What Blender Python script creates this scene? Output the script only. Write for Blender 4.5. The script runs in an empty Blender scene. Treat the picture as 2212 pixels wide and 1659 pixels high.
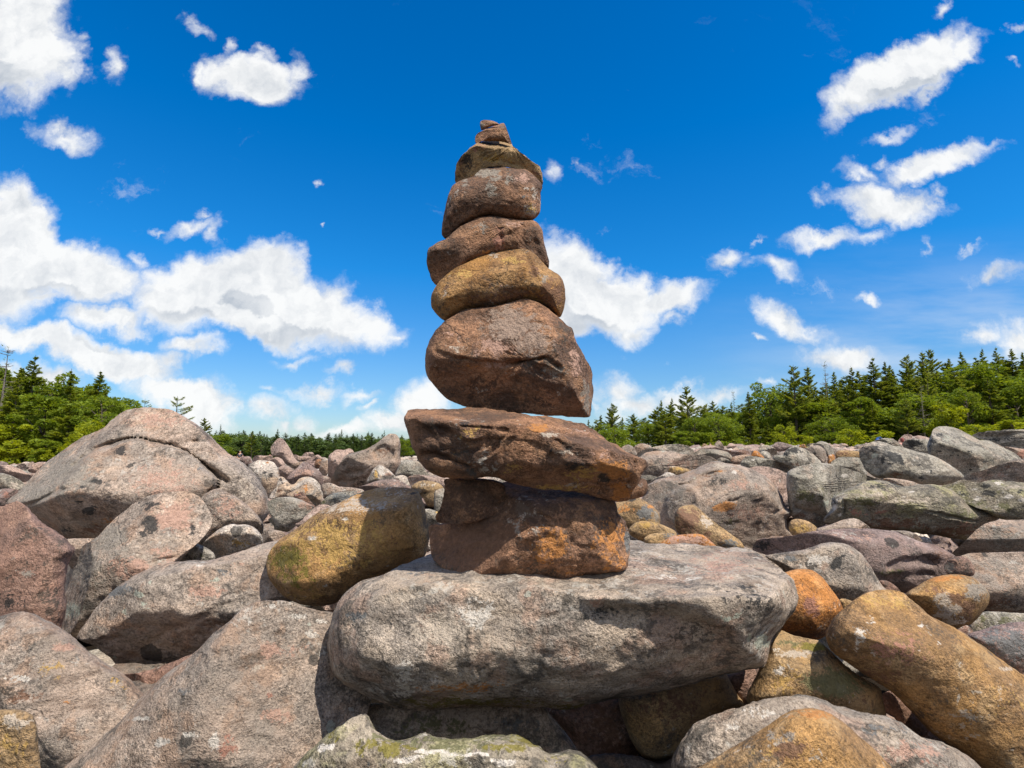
import bpy, math, random
import numpy as np
from mathutils import Vector, Matrix

random.seed(7)
RNG = np.random.default_rng(11)
scene = bpy.context.scene
COL = scene.collection

# ------------------------------------------------------------ camera
CAMZ = 1.6
FP = 1207.0                     # focal length in pixels of a 2212 px wide picture
PITCH = math.radians(6.4)
cd = bpy.data.cameras.new('camera')
cam = bpy.data.objects.new('camera', cd); COL.objects.link(cam)
cd.sensor_width = 36.0
cd.lens = 36.0 * FP / 2212.0
cd.clip_start = 0.05; cd.clip_end = 5000
cam.location = (0, 0, CAMZ)
cam.rotation_euler = (math.radians(90) + PITCH, 0, 0)
cd.dof.use_dof = True; cd.dof.focus_distance = 2.9; cd.dof.aperture_fstop = 9.0
scene.camera = cam
scene.cycles.max_bounces = 5; scene.cycles.diffuse_bounces = 3; scene.cycles.transmission_bounces = 3

def ray(X, Y):
    """direction through pixel (2212x1659 picture), scaled to world y = 1"""
    X = np.asarray(X, float); Y = np.asarray(Y, float)
    a = (X - 1106.0) / FP; b = (829.5 - Y) / FP
    c, s = math.cos(PITCH), math.sin(PITCH)
    y = c - b * s; z = s + b * c
    return np.stack([a / y, np.ones_like(a), z / y], -1)

# ------------------------------------------------------------ light
SUN = Vector((0.37, -0.35, 0.86)).normalized()
sl = bpy.data.lights.new('sun', 'SUN'); sun = bpy.data.objects.new('sun', sl); COL.objects.link(sun)
sl.energy = 5.0; sl.angle = math.radians(0.53); sl.color = (1.0, 0.93, 0.82)
sun.rotation_euler = SUN.to_track_quat('Z', 'Y').to_euler()
scene.view_settings.view_transform = 'Standard'; scene.view_settings.look = 'None'
scene.view_settings.exposure = 0.2; scene.view_settings.gamma = 1.0
scene.view_settings.use_curve_mapping = False

# ------------------------------------------------------------ node helpers
class NT:
    def __init__(s, nt): s.nt = nt; s.n = nt.nodes; s.l = nt.links
    def new(s, t, **kw):
        n = s.n.new(t)
        for k, v in kw.items(): setattr(n, k, v)
        return n
    def put(s, sock, v):
        if isinstance(v, bpy.types.NodeSocket): s.l.new(v, sock)
        elif isinstance(v, (tuple, list)):
            v = tuple(v)
            if len(sock.default_value) == 4 and len(v) == 3: v += (1.0,)
            sock.default_value = v
        else: sock.default_value = v
    def math(s, op, a, b=0.0, c=0.0, clamp=False):
        n = s.new('ShaderNodeMath', operation=op, use_clamp=clamp)
        s.put(n.inputs[0], a); s.put(n.inputs[1], b); s.put(n.inputs[2], c)
        return n.outputs[0]
    def vmath(s, op, a, b=(0, 0, 0)):
        n = s.new('ShaderNodeVectorMath', operation=op); s.put(n.inputs[0], a); s.put(n.inputs[1], b)
        return n.outputs['Value'] if op in ('LENGTH', 'DOT_PRODUCT') else n.outputs[0]
    def scale(s, a, f):
        n = s.new('ShaderNodeVectorMath', operation='SCALE'); s.put(n.inputs[0], a); s.put(n.inputs['Scale'], f)
        return n.outputs[0]
    def mix(s, f, a, b, mode='MIX'):
        n = s.new('ShaderNodeMix', data_type='RGBA', blend_type=mode)
        s.put(n.inputs[0], f); s.put(n.inputs[6], a); s.put(n.inputs[7], b)
        return n.outputs[2]
    def noise(s, vec, scale, detail=3, rough=0.55, out='Fac', dist=0.0):
        n = s.new('ShaderNodeTexNoise'); s.put(n.inputs['Vector'], vec)
        n.inputs['Scale'].default_value = scale; n.inputs['Detail'].default_value = detail
        n.inputs['Roughness'].default_value = rough; n.inputs['Distortion'].default_value = dist
        return n.outputs[out]
    def vor(s, vec, scale, feature='F1', out='Distance', rnd=1.0):
        n = s.new('ShaderNodeTexVoronoi', feature=feature); s.put(n.inputs['Vector'], vec)
        n.inputs['Scale'].default_value = scale; n.inputs['Randomness'].default_value = rnd
        return n.outputs[out]
    def rng(s, v, a, b, c=0.0, d=1.0, smooth=True):
        n = s.new('ShaderNodeMapRange', interpolation_type='SMOOTHSTEP' if smooth else 'LINEAR')
        s.put(n.inputs[0], v)
        for i, q in enumerate((a, b, c, d)): n.inputs[i + 1].default_value = q
        return n.outputs[0]

# ------------------------------------------------------------ sky with cumulus clouds
def build_world():
    w = bpy.data.worlds.new('World'); scene.world = w; w.use_nodes = True
    try: w.cycles.sampling_method = 'MANUAL'; w.cycles.sample_map_resolution = 256
    except Exception: pass
    t = NT(w.node_tree); t.n.clear()
    tc = t.new('ShaderNodeTexCoord').outputs['Generated']
    sky = t.new('ShaderNodeTexSky', sky_type='NISHITA', sun_disc=False)
    sky.sun_elevation = math.asin(SUN.z); sky.sun_rotation = math.atan2(SUN.x, SUN.y)
    sky.altitude = 600; sky.air_density = 1.0; sky.dust_density = 0.6; sky.ozone_density = 3.0
    sep = t.new('ShaderNodeSeparateXYZ'); t.put(sep.inputs[0], tc)
    # deep, saturated blue of the photograph: tint varies with elevation
    zc = t.math('MAXIMUM', sep.outputs[2], 0.0)
    tint = t.new('ShaderNodeValToRGB'); t.put(tint.inputs[0], zc)
    e = tint.color_ramp.elements
    SKYT = [(0.0, (.95, 1.06, 1.20)), (0.12, (0.62, 1.05, 1.38)), (0.3, (0.12, 1.08, 1.75)), (0.5, (0.0, 1.0, 1.8)), (0.72, (0.0, 0.9, 1.7))]
    e[0].position = SKYT[0][0]; e[0].color = SKYT[0][1] + (1,)
    e[1].position = SKYT[-1][0]; e[1].color = SKYT[-1][1] + (1,)
    for p, c in SKYT[1:-1]:
        q = e.new(p); q.color = c + (1,)
    skyc = t.mix(1.0, sky.outputs[0], tint.outputs[0], 'MULTIPLY')
    # cloud layer on the plane u = x/y, v = z/y of world directions
    yy = t.math('MAXIMUM', sep.outputs[1], 0.05)
    u = t.math('DIVIDE', sep.outputs[0], yy); v = t.math('DIVIDE', sep.outputs[2], yy)
    cmb = t.new('ShaderNodeCombineXYZ'); t.put(cmb.inputs[0], u); t.put(cmb.inputs[1], v)
    P = cmb.outputs[0]
    w1 = t.noise(P, 8.0, 6, 0.62, 'Color')
    Pw = t.vmath('ADD', P, t.scale(t.vmath('SUBTRACT', w1, (0.5, 0.5, 0.5)), 0.125))
    n1 = t.noise(Pw, 9.0, 9, 0.64)
    Po = t.vmath('ADD', Pw, (0.012, 0.030, 0))
    n2 = t.noise(Po, 9.0, 4, 0.55)
    def cloud_field(Q, big):
        P3 = t.vmath('ADD', Q, (0, 0, 1)); field = None
        for (X, Y, a, b, rot, wgt) in CLOUDS:
            if big and math.sqrt(a * b) < 38: continue
            r0 = ray(X, Y)
            ang = math.radians(rot)
            rA = ray(X + a * math.cos(ang), Y - a * math.sin(ang)); rB = ray(X - b * math.sin(ang), Y - b * math.cos(ang))
            dA = (rA - r0)[[0, 2]]; dB = (rB - r0)[[0, 2]]
            la, lb = np.linalg.norm(dA), np.linalg.norm(dB); ca, sa = dA / la
            va = np.array([ca, sa, -(ca * r0[0] + sa * r0[2])]) / la; vb = np.array([-sa, ca, -(-sa * r0[0] + ca * r0[2])]) / lb
            qa = t.vmath('DOT_PRODUCT', P3, tuple(map(float, va))); qb = t.vmath('DOT_PRODUCT', P3, tuple(map(float, vb)))
            kf = float(np.clip(math.sqrt(a * b) / 34, 1, 2.6))
            r_ = t.math('SQRT', t.math('MULTIPLY_ADD', qa, qa, t.math('MULTIPLY', qb, qb)))
            f = t.math('MULTIPLY_ADD', r_, -kf, (wgt + .04) * kf)
            field = f if field is None else t.math('SMOOTH_MAX', field, f, 0.15)
        return field
    field = cloud_field(Pw, False)
    dens = t.math('ADD', field, t.math('MULTIPLY', t.math('SUBTRACT', n1, 0.5), 2.6))
    alpha = t.rng(dens, -0.32, 1.15)
    core = t.rng(dens, 0.25, 1.5)
    field2 = cloud_field(t.vmath('ADD', Pw, (0.022, 0.052, 0)), True)
    base = t.rng(t.math('SUBTRACT', field2, field), -0.05, 0.75)
    relief = t.math('MULTIPLY', t.math('SUBTRACT', n1, n2), 1.7)
    shade = t.math('ADD', t.math('ADD', 0.90, relief), t.math('MULTIPLY', t.math('MULTIPLY', core, base), -0.44), clamp=True)
    cc = t.mix(shade, (0.33, 0.385, 0.46), (0.86, 0.865, 0.86))
    front = t.math('GREATER_THAN', sep.outputs[1], 0.06)
    up = t.rng(sep.outputs[2], -0.01, 0.02)
    alpha = t.math('MULTIPLY', t.math('MULTIPLY', alpha, front), up)
    # faint torn wisps drifting between the clouds
    wm = t.new('ShaderNodeMapping'); t.put(wm.inputs[0], Pw); wm.inputs['Scale'].default_value = (1.0, 1.9, 1); wm.inputs['Rotation'].default_value = (0, 0, -0.25)
    wisp = t.math('MULTIPLY', t.rng(t.noise(wm.outputs[0], 3.4, 9, .68), .60, .76), .55)
    alpha = t.math('MAXIMUM', t.math('MULTIPLY', alpha, .97), t.math('MULTIPLY', t.math('MULTIPLY', wisp, t.rng(v, 1.0, .25)), t.math('MULTIPLY', front, up)))
    # thin veil low on the right
    veil = t.math('MULTIPLY', t.rng(u, 0.25, 0.95), t.rng(v, 0.42, 0.06))
    vn = t.new('ShaderNodeMapping'); t.put(vn.inputs[0], P); vn.inputs['Scale'].default_value = (1.2, 6.0, 1); vn.inputs['Rotation'].default_value = (0, 0, -0.35)
    veil = t.math('MULTIPLY', t.math('MULTIPLY', veil, t.rng(t.noise(vn.outputs[0], 2.2, 6, 0.6), 0.3, 0.72)), 0.85)
    veil = t.math('MULTIPLY', t.math('MULTIPLY', veil, front), up)
    # unseen broken warm cloud added beside and behind the camera to lift fill light
    bk = t.math('MULTIPLY', t.rng(t.math('SUBTRACT', t.math('MULTIPLY', t.math('ABSOLUTE', sep.outputs[0]), .62), sep.outputs[1]), .12, .4), up)
    fill_cloud = t.math('MULTIPLY', bk, t.rng(t.noise(tc, 2.6, 6, .6), .40, .56))
    b1 = t.new('ShaderNodeBackground'); t.put(b1.inputs[0], skyc); b1.inputs[1].default_value = 0.090
    b2 = t.new('ShaderNodeBackground'); t.put(b2.inputs[0], (0.66, 0.72, 0.80)); b2.inputs[1].default_value = 1.0
    b3 = t.new('ShaderNodeBackground'); t.put(b3.inputs[0], cc); b3.inputs[1].default_value = 1.0
    m1 = t.new('ShaderNodeMixShader'); t.put(m1.inputs[0], veil); t.l.new(b1.outputs[0], m1.inputs[1]); t.l.new(b2.outputs[0], m1.inputs[2])
    m2 = t.new('ShaderNodeMixShader'); t.put(m2.inputs[0], alpha); t.l.new(m1.outputs[0], m2.inputs[1]); t.l.new(b3.outputs[0], m2.inputs[2])
    b4 = t.new('ShaderNodeBackground'); t.put(b4.inputs[0], (1.0, .95, .88)); b4.inputs[1].default_value = .65
    m3 = t.new('ShaderNodeMixShader'); t.put(m3.inputs[0], fill_cloud); t.l.new(m2.outputs[0], m3.inputs[1]); t.l.new(b4.outputs[0], m3.inputs[2])
    o = t.new('ShaderNodeOutputWorld'); t.l.new(m3.outputs[0], o.inputs[0])

# clouds: (x, y, half length, half height, tilt in degrees, weight) measured on a 2212 px wide view of the sky
def S1(x, y, a, b, r=0, w=1.0): k = .9644 / 1.736; return (x * k, y * k, a * k, b * k, r, w)
def S2(x, y, a, b, r=0, w=1.0): k = .9646 / 1.736; return (2040 / 1.736 + x * k, y * k, a * k, b * k, r, w)
CLOUDS = [
 S1(60, 190, 230, 190, -10, 1.15), S1(-60, 100, 300, 260, 0, 1.1), S1(325, 145, 60, 35, -40, .75), S1(440, 270, 90, 60, 60, .72), S1(150, 40, 160, 90, -30, .75),
 S1(760, 90, 60, 40, -25, .75), S1(885, 150, 35, 60, 10, .72), S1(1010, 205, 60, 35, -30, .65), S1(980, 320, 190, 90, -15, 1.1), S1(1155, 310, 50, 100, -5, .8), S1(790, 280, 30, 50, 0, .8),
 S1(250, 540, 130, 55, -15, .95),
 S1(60, 900, 210, 150, -40, 1.2), S1(-20, 1010, 250, 220, 0, 1.2), S1(260, 1060, 260, 110, -12, 1.15), S1(420, 1240, 215, 62, -3, 1.02), S1(100, 1165, 240, 40, 0, .7), S1(520, 1000, 45, 60, 20, .6),
 S1(750, 860, 160, 45, 15, .75), S1(860, 870, 45, 75, -20, .75), S1(600, 880, 40, 20, 0, .7), S1(810, 800, 60, 25, 0, .6),
 S1(780, 1120, 260, 130, 5, 1.2), S1(1010, 1080, 200, 120, -10, 1.15), S1(1200, 1200, 270, 120, -22, 1.2), S1(1400, 1260, 180, 80, -20, 1.0), S1(960, 1230, 340, 80, -16, 1.1), S1(1330, 1130, 60, 60, 0, 1.0), S1(1540, 1320, 45, 25, 0, .8),
 S1(740, 1340, 130, 40, 0, .85), S1(1130, 1395, 110, 28, 0, .7), S1(1320, 1450, 65, 32, 0, .95), S1(1060, 1500, 45, 25, 0, .6),
 S1(1230, 1510, 110, 28, -3, .9), S1(1390, 1535, 100, 30, 5, .95), S1(1440, 1580, 40, 20, 20, .8), S1(1040, 1590, 90, 50, 25, 1.0),
 S1(180, 1345, 260, 66, -8, 1.02), S1(450, 1405, 290, 66, -10, 1.08), S1(640, 1400, 100, 50, 0, 1.0), S1(700, 1515, 240, 72, -10, .98), S1(830, 1570, 120, 90, -20, 1.15), S1(100, 1500, 330, 90, 0, .7),
 S1(1090, 1650, 60, 35, 0, .95), S1(1185, 1625, 55, 45, 0, 1.05), S1(1350, 1660, 150, 35, 0, .9), S1(1560, 1640, 150, 50, 0, .95), S1(1660, 1560, 110, 90, 20, 1.1),
 S1(1235, 720, 24, 36, -10, .6), S1(1250, 877, 14, 14, 0, .7),
 S2(35, 660, 40, 60, -20, .72), S2(138, 635, 20, 35, 0, .6),
 S2(100, 1060, 190, 130, -35, 1.15), S2(200, 1160, 260, 120, -12, 1.15), S2(450, 1170, 180, 65, 8, 1.05), S2(350, 1280, 120, 55, 0, 1.0), S2(500, 1240, 60, 45, 0, .8), S2(40, 1240, 150, 90, 0, 1.1),
 S2(720, 1010, 70, 60, 10, .75), S2(875, 1040, 75, 50, 0, 1.0), S2(845, 935, 55, 18, 25, .6), S2(950, 1240, 140, 55, -22, 1.1), S2(825, 1335, 35, 18, 0, .7), S2(1230, 1150, 60, 20, 5, .75),
 S2(1400, 270, 280, 95, 27, 1.12), S2(1180, 420, 100, 40, 40, .95), S2(1640, 200, 140, 60, 20, .8), S2(1480, 360, 110, 40, 30, .8),
 S2(1350, 530, 100, 32, 22, .72), S2(1530, 640, 230, 62, 20, 1.05), S2(1700, 560, 110, 28, 20, .75), S2(1230, 685, 80, 40, -15, .8), S2(1320, 640, 40, 35, 0, .7),
 S2(1330, 810, 180, 70, -5, 1.12), S2(1480, 815, 90, 30, -8, .85), S2(1100, 930, 200, 50, 5, .88), S2(1270, 920, 100, 40, 10, .75), S2(1080, 760, 60, 45, 10, .6), S2(1520, 770, 70, 25, 10, .6), S2(1480, 945, 35, 30, 0, .65),
 S2(1540, 25, 55, 30, 40, .8), S2(1845, 110, 55, 22, 35, .8), S2(1815, 262, 50, 25, -5, .7), S2(1650, 980, 45, 20, 10, .65),
 S2(1750, 1070, 120, 35, 12, .9), S2(1160, 1400, 150, 55, -5, 1.1), S2(1700, 1290, 90, 50, 0, .85), S2(1850, 1310, 130, 80, 0, .8),
 S2(280, 1540, 75, 75, -25, 1.1), S2(350, 1590, 130, 60, 0, 1.0), S2(520, 1560, 140, 60, 8, 1.05), S2(215, 1570, 20, 45, 0, .8), S2(700, 1540, 130, 35, 0, .7), S2(880, 1500, 60, 25, 0, .6),
]
build_world()

# ------------------------------------------------------------ numpy gradient noise
_perm = RNG.permutation(256); _perm = np.concatenate([_perm, _perm, _perm])
_g = RNG.normal(size=(256, 3)); _g /= np.linalg.norm(_g, axis=1)[:, None]
def pn(P):
    Pi = np.floor(P).astype(int); f = P - Pi; Pi &= 255
    w = f * f * f * (f * (f * 6 - 15) + 10)
    out = 0
    for dx in (0, 1):
        for dy in (0, 1):
            for dz in (0, 1):
                h = _perm[_perm[_perm[Pi[:, 0] + dx] + Pi[:, 1] + dy] + Pi[:, 2] + dz]
                g = _g[h]
                d = g[:, 0] * (f[:, 0] - dx) + g[:, 1] * (f[:, 1] - dy) + g[:, 2] * (f[:, 2] - dz)
                ww = (w[:, 0] if dx else 1 - w[:, 0]) * (w[:, 1] if dy else 1 - w[:, 1]) * (w[:, 2] if dz else 1 - w[:, 2])
                out = out + d * ww
    return out
def fbm(P, oct=3, rough=0.5, off=0.0):
    a, s = 1.0, 0.0
    for i in range(oct):
        s = s + a * pn(P + off + 17.3 * i); P = P * 2.03; a *= rough
    return s

def tag(o, label=None, cat=None, group=None, kind=None):
    if label: o['label'] = label
    if cat: o['category'] = cat
    if group: o['group'] = group
    if kind: o['kind'] = kind
    return o

def mesh_np(name, V, F, mats=(), smooth=True, col=None, mi=None):
    """F: list of arrays of equal-size faces (quads and / or tris)"""
    me = bpy.data.meshes.new(name)
    V = np.asarray(V, np.float32)
    F = [np.asarray(f, np.int32) for f in F if len(f)]
    loops = np.concatenate([f.ravel() for f in F]); sizes = np.concatenate([np.full(len(f), f.shape[1], np.int32) for f in F])
    starts = np.concatenate([[0], np.cumsum(sizes)[:-1]]).astype(np.int32)
    me.vertices.add(len(V)); me.vertices.foreach_set('co', V.ravel())
    me.loops.add(len(loops)); me.loops.foreach_set('vertex_index', loops)
    me.polygons.add(len(sizes)); me.polygons.foreach_set('loop_start', starts); me.polygons.foreach_set('loop_total', sizes)
    if mi is not None: me.polygons.foreach_set('material_index', np.asarray(mi, np.int32))
    me.update(calc_edges=True); me.validate()
    if smooth: me.polygons.foreach_set('use_smooth', np.ones(len(me.polygons), bool))
    if col is not None:
        a = me.color_attributes.new('stain', 'FLOAT_COLOR', 'POINT'); a.data.foreach_set('color', np.asarray(col, np.float32).ravel())
    for m in mats: me.materials.append(m)
    return me
def link(name, me, loc=(0, 0, 0), parent=None):
    o = bpy.data.objects.new(name, me); COL.objects.link(o); o.location = loc
    if parent: o.parent = parent
    return o
# ------------------------------------------------------------ rock materials
# name: (base 1, base 2, patch colour, dark lichen amount, pale lichen amount, roughness of the skin)
ROCKC = {
 'brown':  ((.345, .185, .108), (.15, .090, .063), (.36, .20, .115), .34, .30, 1.0),
 'slab':   ((.46, .37, .29), (.31, .265, .225), (.42, .29, .22), .62, .60, 1.0),
 'pinkgrey': ((.43, .33, .262), (.33, .275, .23), (.42, .285, .205), .42, .40, 1.0),
 'pink':   ((.48, .345, .285), (.39, .285, .24), (.48, .33, .255), .30, .30, .9),
 'grey':   ((.40, .36, .305), (.29, .265, .215), (.40, .32, .25), .52, .45, .9),
 'white':  ((.58, .50, .43), (.47, .41, .35), (.52, .36, .24), .36, .40, .8),
 'gold':   ((.42, .24, .095), (.28, .17, .085), (.47, .31, .16), .30, .34, .7),
 'ochre':  ((.39, .205, .070), (.25, .135, .060), (.46, .27, .12), .36, .30, .9),
 'tan':    ((.40, .27, .14), (.33, .22, .12), (.44, .27, .12), .34, .36, .7),
 'mauve':  ((.315, .222, .195), (.27, .205, .185), (.36, .24, .20), .36, .40, .8),
 'red':    ((.34, .205, .155), (.25, .165, .135), (.40, .25, .185), .46, .30, 1.0),
 'orange': ((.50, .21, .06), (.40, .17, .055), (.52, .27, .11), .26, .30, .6),
 'dark':   ((.17, .13, .11), (.12, .095, .085), (.24, .15, .10), .5, .3, 1.0),  # near black tone of the stone added to darken a gap
 'moss':   ((.35, .29, .225), (.26, .23, .175), (.29, .27, .14), .5, .6, 1.0),
}
_mats = {}
def rock_mat(kind, S=1.0):
    """S: how coarse the grain is (1 for rocks a couple of metres away)"""
    key = (kind, round(S, 2))
    if key in _mats: return _mats[key]
    c1, c2, c3, dk, pl, rg = ROCKC[kind]
    m = bpy.data.materials.new('%s stone' % kind); m.use_nodes = True
    t = NT(m.node_tree); t.n.clear()
    tc = t.new('ShaderNodeTexCoord').outputs['Object']
    oi = t.new('ShaderNodeObjectInfo')
    rv = t.vmath('ADD', t.scale(tc, t.math('DIVIDE', t.math('ADD', .72, t.math('MULTIPLY', oi.outputs['Random'], .6)), S)), t.scale(oi.outputs['Location'], 3.7))
    wv = t.vmath('ADD', rv, t.scale(t.noise(rv, 9, 2, .5, 'Color'), 0.05))
    big = t.noise(rv, 4.5, 4, .6); mid = t.noise(wv, 16, 6, .66); fine = t.noise(rv, 95, 3, .75); grain = t.noise(rv, 260, 2, .8)
    c = t.mix(t.rng(big, .38, .62), c1, c2)
    c = t.mix(t.math('MULTIPLY', t.rng(t.noise(wv, 7, 5, .65), .51, .62), .75), c, c3)
    sv = t.new('ShaderNodeMapping'); t.put(sv.inputs[0], rv); sv.inputs['Scale'].default_value = (1.6, 1.6, 6.5); sv.inputs['Rotation'].default_value = (.5, .35, 0)
    streak = t.noise(sv.outputs[0], 2.6, 6, .68)
    c = t.mix(t.rng(streak, .52, .70), c, t.vmath('MULTIPLY', c, (.50, .47, .45)))
    c = t.mix(t.math('MULTIPLY', t.rng(streak, .46, .30), .5), c, t.vmath('MULTIPLY', c, (1.38, 1.30, 1.20)))
    val = t.math('ADD', t.math('MULTIPLY', t.math('SUBTRACT', fine, .5), 2.1), t.math('MULTIPLY', t.math('SUBTRACT', mid, .5), 1.9))
    val = t.math('ADD', val, t.math('MULTIPLY', t.math('SUBTRACT', grain, .5), 1.8))
    val = t.math('ADD', 1.0, t.math('MULTIPLY', val, t.rng(t.noise(rv, 3.1, 3, .6), .38, .62, .45, 1.35)))
    val = t.math('MAXIMUM', val, .35)
    c = t.scale(c, val)
    spk = t.rng(t.math('ADD', t.noise(rv, 130, 2, .6), t.math('MULTIPLY', big, .25)), .70, .76)
    c = t.mix(t.math('MULTIPLY', spk, .55), c, (.07, .06, .052))
    # dark lichen crust in broken patches
    dn = t.math('ADD', t.math('MULTIPLY', t.noise(wv, 6, 4, .6), .62), t.math('MULTIPLY', t.noise(rv, 48, 3, .7), .38))
    dmask = t.rng(dn, .60 - dk * .13, .66 - dk * .10)
    c = t.mix(t.math('MULTIPLY', dmask, .72), c, (.075, .07, .062))
    # pale lichen flecks
    pn_ = t.math('ADD', t.math('MULTIPLY', t.noise(rv, 5, 3, .6), .5), t.math('MULTIPLY', t.noise(wv, 34, 5, .72), .5))
    pmask = t.rng(pn_, .625 - pl * .10, .655 - pl * .08)
    c = t.mix(t.math('MULTIPLY', pmask, .6), c, (.56, .52, .46))
    crk = t.vor(t.vmath('ADD', rv, t.scale(t.noise(rv, 3.0, 5, .6, 'Color'), .3)), 2.6, 'DISTANCE_TO_EDGE')
    crk = t.math('MULTIPLY', t.rng(crk, .0, .022, 1, 0), t.rng(t.noise(rv, 2.1, 2, .5), .5, .6))
    c = t.mix(t.math('MULTIPLY', crk, .38), c, (.06, .05, .042))
    if kind in ('pinkgrey', 'grey', 'white', 'moss', 'slab', 'mauve', 'pink'):      # round crusts of lichen with clear rims
        wl = t.vmath('ADD', rv, t.scale(t.noise(rv, 30, 4, .7, 'Color'), .035))
        for sc_, col, lim, amt in ((5.5, (.045, .045, .043), .80, .8), (8.0, (.44, .45, .38), .84, .7)):
            vn = t.new('ShaderNodeTexVoronoi', feature='F1'); t.put(vn.inputs['Vector'], wl); vn.inputs['Scale'].default_value = sc_
            sp_ = t.new('ShaderNodeSeparateColor'); t.put(sp_.inputs[0], vn.outputs['Color'])
            rad = t.math('MULTIPLY', t.math('SUBTRACT', sp_.outputs[0], lim), 1.1)
            mk = t.rng(t.math('SUBTRACT', rad, vn.outputs['Distance']), 0, .012)
            c = t.mix(t.math('MULTIPLY', mk, amt), c, t.scale(col, t.math('ADD', .5, fine)))
    # placed spots
    at = t.new('ShaderNodeAttribute', attribute_name='stain')
    brk = t.math('ADD', t.math('MULTIPLY', t.math('SUBTRACT', t.noise(wv, 24, 6, .72), .5), 1.9), t.math('MULTIPLY', t.math('SUBTRACT', t.noise(wv, 85, 4, .7), .5), 1.5))
    sm = t.rng(t.math('ADD', at.outputs['Alpha'], t.math('MULTIPLY', brk, t.math('MINIMUM', t.math('MULTIPLY', at.outputs['Alpha'], 3.0), 1.0))), .42, .56)
    sc = t.scale(at.outputs['Color'], t.math('MAXIMUM', t.math('ADD', 1.0, t.math('MULTIPLY', t.math('SUBTRACT', fine, .5), 1.3)), .4))
    c = t.mix(t.math('MULTIPLY', sm, .88), c, sc)
    bs = t.new('ShaderNodeBsdfPrincipled'); t.put(bs.inputs['Base Color'], c)
    t.put(bs.inputs['Roughness'], .82); bs.inputs['Specular IOR Level'].default_value = .22
    # pits, grain and small ledges
    rid = t.math('ABSOLUTE', t.math('SUBTRACT', t.noise(wv, 13, 4, .6), .5))
    hgt = t.math('ADD', t.math('MULTIPLY', mid, .46), t.math('MULTIPLY', t.rng(rid, 0, .14), .09))
    hgt = t.math('ADD', hgt, t.math('MULTIPLY', fine, .36))
    hgt = t.math('ADD', hgt, t.math('MULTIPLY', grain, .10))
    pit = t.rng(t.vor(wv, 42), .0, .28)
    hgt = t.math('ADD', t.math('ADD', hgt, t.math('MULTIPLY', pit, .10)), t.math('MULTIPLY', crk, -.13))
    bp = t.new('ShaderNodeBump'); bp.inputs['Strength'].default_value = .9; bp.inputs['Distance'].default_value = .036 * S * rg
    t.put(bp.inputs['Height'], hgt); t.l.new(bp.outputs[0], bs.inputs['Normal'])
    o = t.new('ShaderNodeOutputMaterial'); t.l.new(bs.outputs[0], o.inputs[0])
    _mats[key] = m
    return m

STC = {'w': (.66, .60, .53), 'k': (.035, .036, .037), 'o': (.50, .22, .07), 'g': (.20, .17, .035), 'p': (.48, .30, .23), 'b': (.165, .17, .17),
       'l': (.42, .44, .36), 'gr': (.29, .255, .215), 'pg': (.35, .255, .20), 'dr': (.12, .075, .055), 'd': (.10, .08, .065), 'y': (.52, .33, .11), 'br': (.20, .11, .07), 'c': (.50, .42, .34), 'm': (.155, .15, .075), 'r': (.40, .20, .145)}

VIEW = {'F': (0, 0, 1.736), 'A': (1500, 400, .4521), 'B': (1400, 1000, .5425), 'C': (1100, 1750, .9042), 'D': (0, 1480, .5425),
        'E': (0, 1980, .5877), 'G': (900, 1550, .3617), 'H': (2240, 1550, .7233), 'I': (2540, 1980, .5877), 'N': (2300, 1620, .3617),
        'O': (3040, 1560, .3617), 'P': (0, 1650, .2411), 'Q': (900, 1640, .2712)}
def vx(view, p):
    ox, oy, s = VIEW[view]; p = np.asarray(p, float)
    return (p * s + (ox, oy)) / 1.736
def vs(view): return VIEW[view][2] / 1.736

def catmull(P, n):
    k = 8
    A, B, C_, D_ = np.roll(P, 1, 0), P, np.roll(P, -1, 0), np.roll(P, -2, 0)
    out = []
    for i in range(k):
        u = i / k
        out.append(.5 * ((2 * B) + (C_ - A) * u + (2 * A - 5 * B + 4 * C_ - D_) * u * u + (3 * B - A - 3 * C_ + D_) * u ** 3) * .75
                   + (B * (1 - u) + C_ * u) * .25)
    Q = np.stack(out, 1).reshape(-1, 2)
    seg = np.linalg.norm(np.roll(Q, -1, 0) - Q, axis=1); L = np.concatenate([[0], np.cumsum(seg)])
    tt = np.linspace(0, L[-1], n, endpoint=False)
    Qc = np.vstack([Q, Q[:1]])
    return np.stack([np.interp(tt, L, Qc[:, 0]), np.interp(tt, L, Qc[:, 1])], 1), L[-1]

def segdist(P, A, B):
    out = np.full(len(P), 1e9)
    for a, b in zip(A, B):
        ab = b - a; q = max((ab @ ab), 1e-9)
        tt = np.clip(((P - a) @ ab) / q, 0, 1)
        d = P - (a + tt[:, None] * ab)
        out = np.minimum(out, np.einsum('ij,ij->i', d, d))
    return np.sqrt(out)
def inside(P, poly):
    c = np.zeros(len(P), bool); x, y = P[:, 0], P[:, 1]
    A = poly; B = np.roll(poly, -1, 0)
    for (x1, y1), (x2, y2) in zip(A, B):
        if y1 == y2: continue
        m = ((y1 > y) != (y2 > y)) & (x < (x2 - x1) * (y - y1) / (y2 - y1) + x1)
        c ^= m
    return c
def smax(a, b, k): return .5 * (a + b + np.sqrt((a - b) ** 2 + k * k))

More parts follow.
